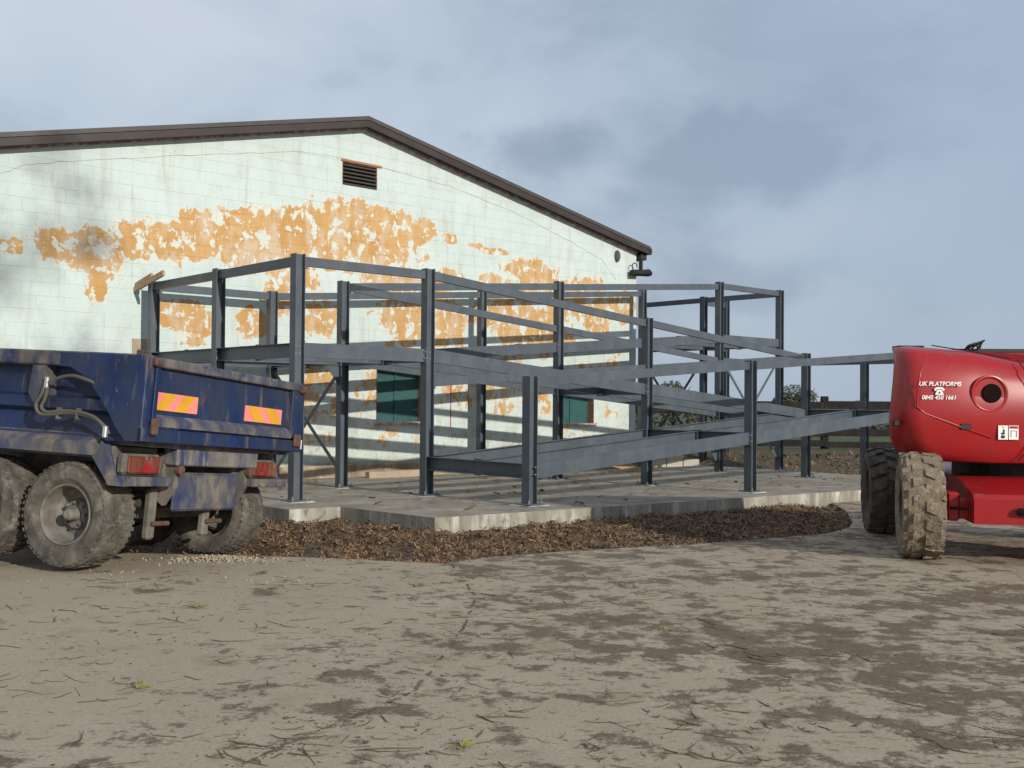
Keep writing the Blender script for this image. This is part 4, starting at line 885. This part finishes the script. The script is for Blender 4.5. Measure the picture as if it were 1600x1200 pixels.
# loose timbers
for k in range(5):
    bm = bmesh.new(); add_box(bm, -.03, .03, -.55, .55, -.012, .012, .003); c0 = UV(18.55+.12*k, 16.4+.02*k)
    thing('timber_batten', mesh_of(bm), wood_m, (c0.x, c0.y, slab_z(18.6, 16.4)+.10+.008*k), ['leftmost', 'second', 'middle', 'fourth', 'rightmost'][k]+' of the pale battens leaning in a row on the slab', 'batten', 'battens on the slab', (R(12), 0, TH+R(70)))
bm = bmesh.new(); add_box(bm, -.75, .75, -.07, .07, 0, .14, .006); c0 = UV(12.6, 17.2); thing('timber_sleeper', mesh_of(bm), material('pale_sleeper', (.40, .30, .22), rough=.9), (c0.x, c0.y, slab_z(12.6, 17.2)+.005), 'pale timber sleeper lying against the foot of the barn wall', 'timber', None, (0, 0, TH))
for k, (a, b) in enumerate((((-6.74, 18.24, 1.83), (-5.78, 17.23, 2.075)), ((-6.60, 18.12, 1.93), (-6.10, 17.60, 2.07)))):
    a, b = Vector(a)+EZ*H0, Vector(b)+EZ*H0; bm = bmesh.new(); t_ = (b-a).normalized(); sdv = t_.cross(EZ).normalized(); nr = sdv.cross(t_); mid = (a+b)/2
    add_prism(bm, [(-.02, -.045), (.02, -.045), (.02, .045), (-.02, .045)], a-mid, b-mid, sdv, nr)
    thing('timber_plank', mesh_of(bm), wood_m, mid, ['long pale plank propped on the top of the leftmost steel post', 'short pale plank lying on the long plank by the leftmost post'][k], 'plank')
# gravel spill
rnd = random.Random(4); bm = bmesh.new()
for _ in range(420):
    a, rr = rnd.uniform(0, 6.28), min(1.6, abs(rnd.gauss(0, .55))); x, y = -2.72+rr*.62*math.cos(a), 9.78+rr*.26*math.sin(a)-.12*rnd.random(); s_ = rnd.uniform(.007, .018)
    if in_hole(x, y): continue
    z = ground(x, y)+s_*.3+max(0, .035*(1-rr*1.6))*rnd.random()
    m4 = Matrix.Translation((x, y, z)) @ Matrix.Rotation(rnd.uniform(0, 6), 4, (rnd.random(), rnd.random(), 1)) @ Matrix.Diagonal((s_, s_*.8, s_*.6, 1)); bmesh.ops.create_icosphere(bm, subdivisions=1, radius=1, matrix=m4)
for _ in range(60):
    x, y = rnd.uniform(-3.9, -1.6), rnd.uniform(8.2, 9.7); s_ = rnd.uniform(.005, .012)
    m4 = Matrix.Translation((x, y, ground(x, y)+s_*.4)) @ Matrix.Diagonal((s_, s_, s_*.7, 1)); bmesh.ops.create_icosphere(bm, subdivisions=1, radius=1, matrix=m4)
tag(link('gravel', mesh_of(bm), gravel_m), 'small spill of pale gravel behind the trailer wheel', 'gravel', kind='stuff')
# mulch chips, leaves and stalks in the bed
vsl, fsl = [], []; rnd = random.Random(12)
def quad(p, a, b, bend=0):
    i = len(vsl); vsl.extend([p-a-b, p+a-b+Vector((0, 0, bend)), p+a+b+Vector((0, 0, bend)), p-a+b]); fsl.append((i, i+1, i+2, i+3))
cnt = 0
while cnt < 60000:
    x, y = rnd.uniform(-4.4, 5.7), rnd.uniform(9.6, 18.5)
    if not in_hole(x, y):
        if rnd.random() < .94 or not in_hole(x+rnd.gauss(0, .12), y+abs(rnd.gauss(0, .25))): continue
        spill = True
    else: spill = False
    u, v = x*C_+y*S_, -x*S_+y*C_
    if u > 7.55 and v > 9.6: continue
    if fbm(x, y, 2.2, 6) < rnd.uniform(-.5, .25): continue
    cnt += 1
    an = rnd.uniform(0, 6.28); ln = rnd.choice((.004, .006, .009, .012, .018, .045))*rnd.uniform(.6, 1.3); wd = min(ln*.6, rnd.uniform(.003, .010))
    d1 = Vector((math.cos(an), math.sin(an), rnd.gauss(0, .45))).normalized(); d2 = Vector((-math.sin(an), math.cos(an), rnd.gauss(0, .5))).normalized()
    quad(Vector((x, y, (ground(x, y)+.012 if spill else bed_z(x, y)+rnd.uniform(.0, .03)))), d1*ln, d2*wd, rnd.uniform(-.01, .02))
me = bpy.data.meshes.new('m'); me.from_pydata(vsl, [], fsl); tag(link('mulch', me, litter_m), 'brown mulch of dead leaves and stalks in the planting bed', 'mulch', kind='stuff')
# clods and stones in the bed
bm = bmesh.new()
for _ in range(1500):
    x, y = rnd.uniform(-4.2, 5.4), rnd.uniform(9.7, 17.5)
    if not in_hole(x, y) or (x*C_+y*S_ > 7.5 and -x*S_+y*C_ > 9.55): continue
    s_ = min(.07, .012+abs(rnd.gauss(0, .016))); m4 = Matrix.Translation((x, y, bed_z(x, y)+s_*.2)) @ Matrix.Rotation(rnd.uniform(0, 6), 4, (rnd.random(), rnd.random(), 1)) @ Matrix.Diagonal((s_*rnd.uniform(.8, 1.6), s_, s_*.6, 1))
    r_ = bmesh.ops.create_icosphere(bm, subdivisions=1, radius=1, matrix=m4)
    for v in r_['verts']: v.co += Vector((rnd.gauss(0, s_*.2), rnd.gauss(0, s_*.2), rnd.gauss(0, s_*.15)))
tag(link('soil_clods', mesh_of(bm), mulch_m), 'dark soil clods and stones lying among the mulch', 'soil', kind='stuff')
# leaf and rubble litter on the bank
vsl, fsl = [], []
for _ in range(2600):
    x, y = rnd.uniform(2, 16), rnd.uniform(25.2, 29); an = rnd.uniform(0, 6.28); ln = rnd.uniform(.015, .05)
    quad(Vector((x, y, bank_z(x, y)+rnd.uniform(0, .06))), Vector((math.cos(an), math.sin(an), rnd.gauss(0, .6)))*ln, Vector((-math.sin(an), math.cos(an), rnd.gauss(0, .6)))*ln*.5)
me = bpy.data.meshes.new('m'); me.from_pydata(vsl, [], fsl); tag(link('bank_litter', me, litter_m), 'dead leaves and rubble strewn over the soil bank', 'litter', kind='stuff')
# twigs over the yard
bm = bmesh.new(); rnd = random.Random(21)
def twig(x, y, ln, th_, crv):
    an = rnd.gauss(.15, .7) if rnd.random() < .75 else rnd.uniform(0, 6.28); pts = []; px, py = x, y
    for i in range(5):
        pts.append((px, py, ground(px, py)+th_*.9+rnd.random()*.012*(i in (0, 4)))); px += math.cos(an)*ln/4; py += math.sin(an)*ln/4; an += rnd.gauss(0, crv)
    add_tube(bm, pts, [th_, th_, th_*.9, th_*.7, th_*.4], 4)
for _ in range(95):                                   # drifts of stalks, then strays
    cy = 3.3+9.5*rnd.random()**1.4; cx = rnd.uniform(-.56, .56)*cy; k = rnd.randrange(4, 16); sp_ = rnd.uniform(.08, .32)
    for _ in range(k):
        x, y = cx+rnd.gauss(0, sp_*1.5), cy+rnd.gauss(0, sp_*.7)
        if y > 3.2 and not in_hole(x, y): twig(x, y, rnd.choice((.04, .07, .1, .16, .24))*rnd.uniform(.6, 1.2), rnd.uniform(.001, .0034), rnd.choice((.08, .2, .45)))
for _ in range(420):
    y = 3.3+10*rnd.random()**1.5; x = rnd.uniform(-.56, .56)*y
    if not in_hole(x, y): twig(x, y, rnd.choice((.03, .06, .12, .2))*rnd.uniform(.6, 1.2), rnd.uniform(.001, .003), rnd.choice((.08, .2, .4)))
tag(link('twigs', mesh_of(bm), twig_m), 'dead twigs and stalks scattered across the concrete yard', 'twigs', kind='stuff')
# mud clods, mostly along the joint that crosses the yard
bm = bmesh.new(); J = [(-.54,9.58),(-.25,7.74),(-.31,6.24),(-.47,4.98),(-.79,4.39),(-1.01,3.9)]
def clod(x, y, s_):
    z = ground(x, y); m4 = Matrix.Translation((x, y, z+s_*.15)) @ Matrix.Rotation(rnd.uniform(0, 6), 4, 'Z') @ Matrix.Diagonal((s_*rnd.uniform(.8, 1.8), s_, s_*.45, 1))
    r_ = bmesh.ops.create_icosphere(bm, subdivisions=1, radius=1, matrix=m4)
    for v in r_['verts']: v.co += Vector((rnd.gauss(0, s_*.15), rnd.gauss(0, s_*.15), rnd.gauss(0, s_*.08)))
for _ in range(420):
    i = rnd.randrange(len(J)-1); t_ = rnd.random(); x = J[i][0]*(1-t_)+J[i+1][0]*t_+rnd.gauss(0, .035)*(1+3*(rnd.random() < .2)); y = J[i][1]*(1-t_)+J[i+1][1]*t_
    clod(x, y, rnd.uniform(.002, .006))
for _ in range(4200):
    y = 3.4+9*rnd.random()**1.4; x = rnd.uniform(-.5, .56)*y
    if in_hole(x, y) or fbm(x, y, .9, 17) < rnd.uniform(-.1, .4): continue
    clod(x, y, min(.016, .002+abs(rnd.gauss(0, .0035))))
tag(link('mud_clods', mesh_of(bm), material('mud_clod', (.11, .08, .055), rough=.95, var=.3)), 'dried mud crumbs dropped across the yard', 'mud', kind='stuff')
bm = bmesh.new(); pv = None
for i in range(len(J)-1):
    for k in range(14):
        t_ = k/14; x = J[i][0]*(1-t_)+J[i+1][0]*t_+rnd.gauss(0, .006); y = J[i][1]*(1-t_)+J[i+1][1]*t_; hw_ = rnd.uniform(.003, .011)
        cur_ = (bm.verts.new((x-hw_, y, ground(x, y)+.004)), bm.verts.new((x+hw_, y, ground(x, y)+.004)))
        if pv and rnd.random() < .5: bm.faces.new((pv[0], pv[1], cur_[1], cur_[0]))
        pv = cur_
tag(link('expansion_joint', mesh_of(bm), material('joint_dirt', (.13, .095, .065), rough=.95, var=.4, vscale=10)), kind='structure')
# slab litter
vsl, fsl = [], []
for _ in range(420):
    u, v = rnd.uniform(7.7, 22.5), rnd.uniform(9.8, 17.4); p = UV(u, v); an = rnd.uniform(0, 6.28); ln = rnd.uniform(.015, .07)
    quad(Vector((p.x, p.y, slab_z(u, v)+.012+rnd.random()*.012)), Vector((math.cos(an), math.sin(an), rnd.gauss(0, .15)))*ln, Vector((-math.sin(an), math.cos(an), rnd.gauss(0, .2)))*ln*.5, .01)
me = bpy.data.meshes.new('m'); me.from_pydata(vsl, [], fsl); tag(link('slab_litter', me, litter_m), 'bits of dead leaf and mud lying on the concrete slab', 'litter', kind='stuff')
# a few leafy sprigs that stand out on the concrete
def sprig(x, y, n_, s_, label):
    bm = bmesh.new()
    for k in range(n_):
        a = 2*math.pi*k/n_+rnd.uniform(-.4, .4); l_ = s_*rnd.uniform(.7, 1.2); d_ = Vector((math.cos(a), math.sin(a), .15)); sd_ = Vector((-math.sin(a), math.cos(a), 0))
        p = [Vector((0, 0, .004)), d_*l_*.35+sd_*l_*.16+EZ*.012, d_*l_*.75+sd_*l_*.12+EZ*.012, d_*l_, d_*l_*.75-sd_*l_*.12+EZ*.004, d_*l_*.35-sd_*l_*.16+EZ*.004]
        bm.faces.new([bm.verts.new(q) for q in p])
    thing('leaf_sprig', mesh_of(bm), green_leaf_m, (x, y, ground(x, y)+.004), label, 'leaf', 'leaf sprigs on the yard')
for x, y, n_, s_, lb in ((-.19, 4.16, 7, .07, 'green leaf sprig lying nearest the camera on the yard'), (-1.52, 5.55, 3, .08, 'single upturned yellow leaf on the left of the yard'), (-2.17, 7.2, 5, .09, 'yellow-green leaf sprig on the yard left of the joint'), (-.4, 8.55, 5, .07, 'pale leaf sprig near the edge of the planting bed'), (-3.9, 6.9, 5, .09, 'green leaf sprig below the trailer wheel'), (-1.78, 5.0, 3, .09, 'flat yellow leaf pair near the left foreground'), (.95, 6.6, 4, .06, 'small yellow leaf among the mud on the right')):
    sprig(x, y, n_, s_, lb)

# tall bare tree behind the camera: its topmost branches shade the left part of the gable
rnd = random.Random(31); tc_ = UV(-1.7, -20.5); tb = ground(tc_.x, tc_.y)
bt = empty('bare_tree', (tc_.x, tc_.y, tb), 'tall bare tree whose branches throw soft shadows on the left of the barn wall', 'tree')
bm = bmesh.new(); add_tube(bm, [(0, 0, -.3), (.1, 0, 5), (-.1, .1, 10), (.05, 0, 14), (.2, 0, 17.5)], [.38, .30, .22, .13, .03], 10); link('trunk', mesh_of(bm, True), bark_m, bt)
bm = bmesh.new()
ud = Vector((C_, S_, 0)); vd = Vector((-S_, C_, 0))
for k in range(26):
    z0 = rnd.uniform(11.5, 16.5); sgn = rnd.choice((1, 1, 1, -1)); ln = rnd.uniform(3.0, 7.2)*(1 if z0 < 15 else .8); p = Vector((0, 0, z0)); d_ = (ud*sgn+vd*rnd.uniform(-.6, .6)+EZ*rnd.uniform(.25, .9)).normalized(); pts = [p]
    for i in range(4): p = p+d_*ln/4; d_ = (d_+Vector((rnd.gauss(0, .15), rnd.gauss(0, .15), rnd.gauss(.03, .12)))).normalized(); pts.append(p)
    add_tube(bm, pts, [.07, .055, .04, .028, .012], 5)
    for i in (1, 2, 3, 4):
        for _ in range(5):
            q = pts[i].copy(); e_ = (d_+Vector((rnd.gauss(0, .7), rnd.gauss(0, .7), rnd.gauss(.2, .5)))).normalized(); l2 = rnd.uniform(.5, 1.3); add_tube(bm, [q, q+e_*l2*.5, q+e_*l2+Vector((0, 0, rnd.gauss(0, .15)))], [.022, .016, .007], 3)
            leaves(bm, q+e_*l2*.8, .35, .35, .3, 12, .075, rnd, 0)
link('crown', mesh_of(bm), bark_m, bt)
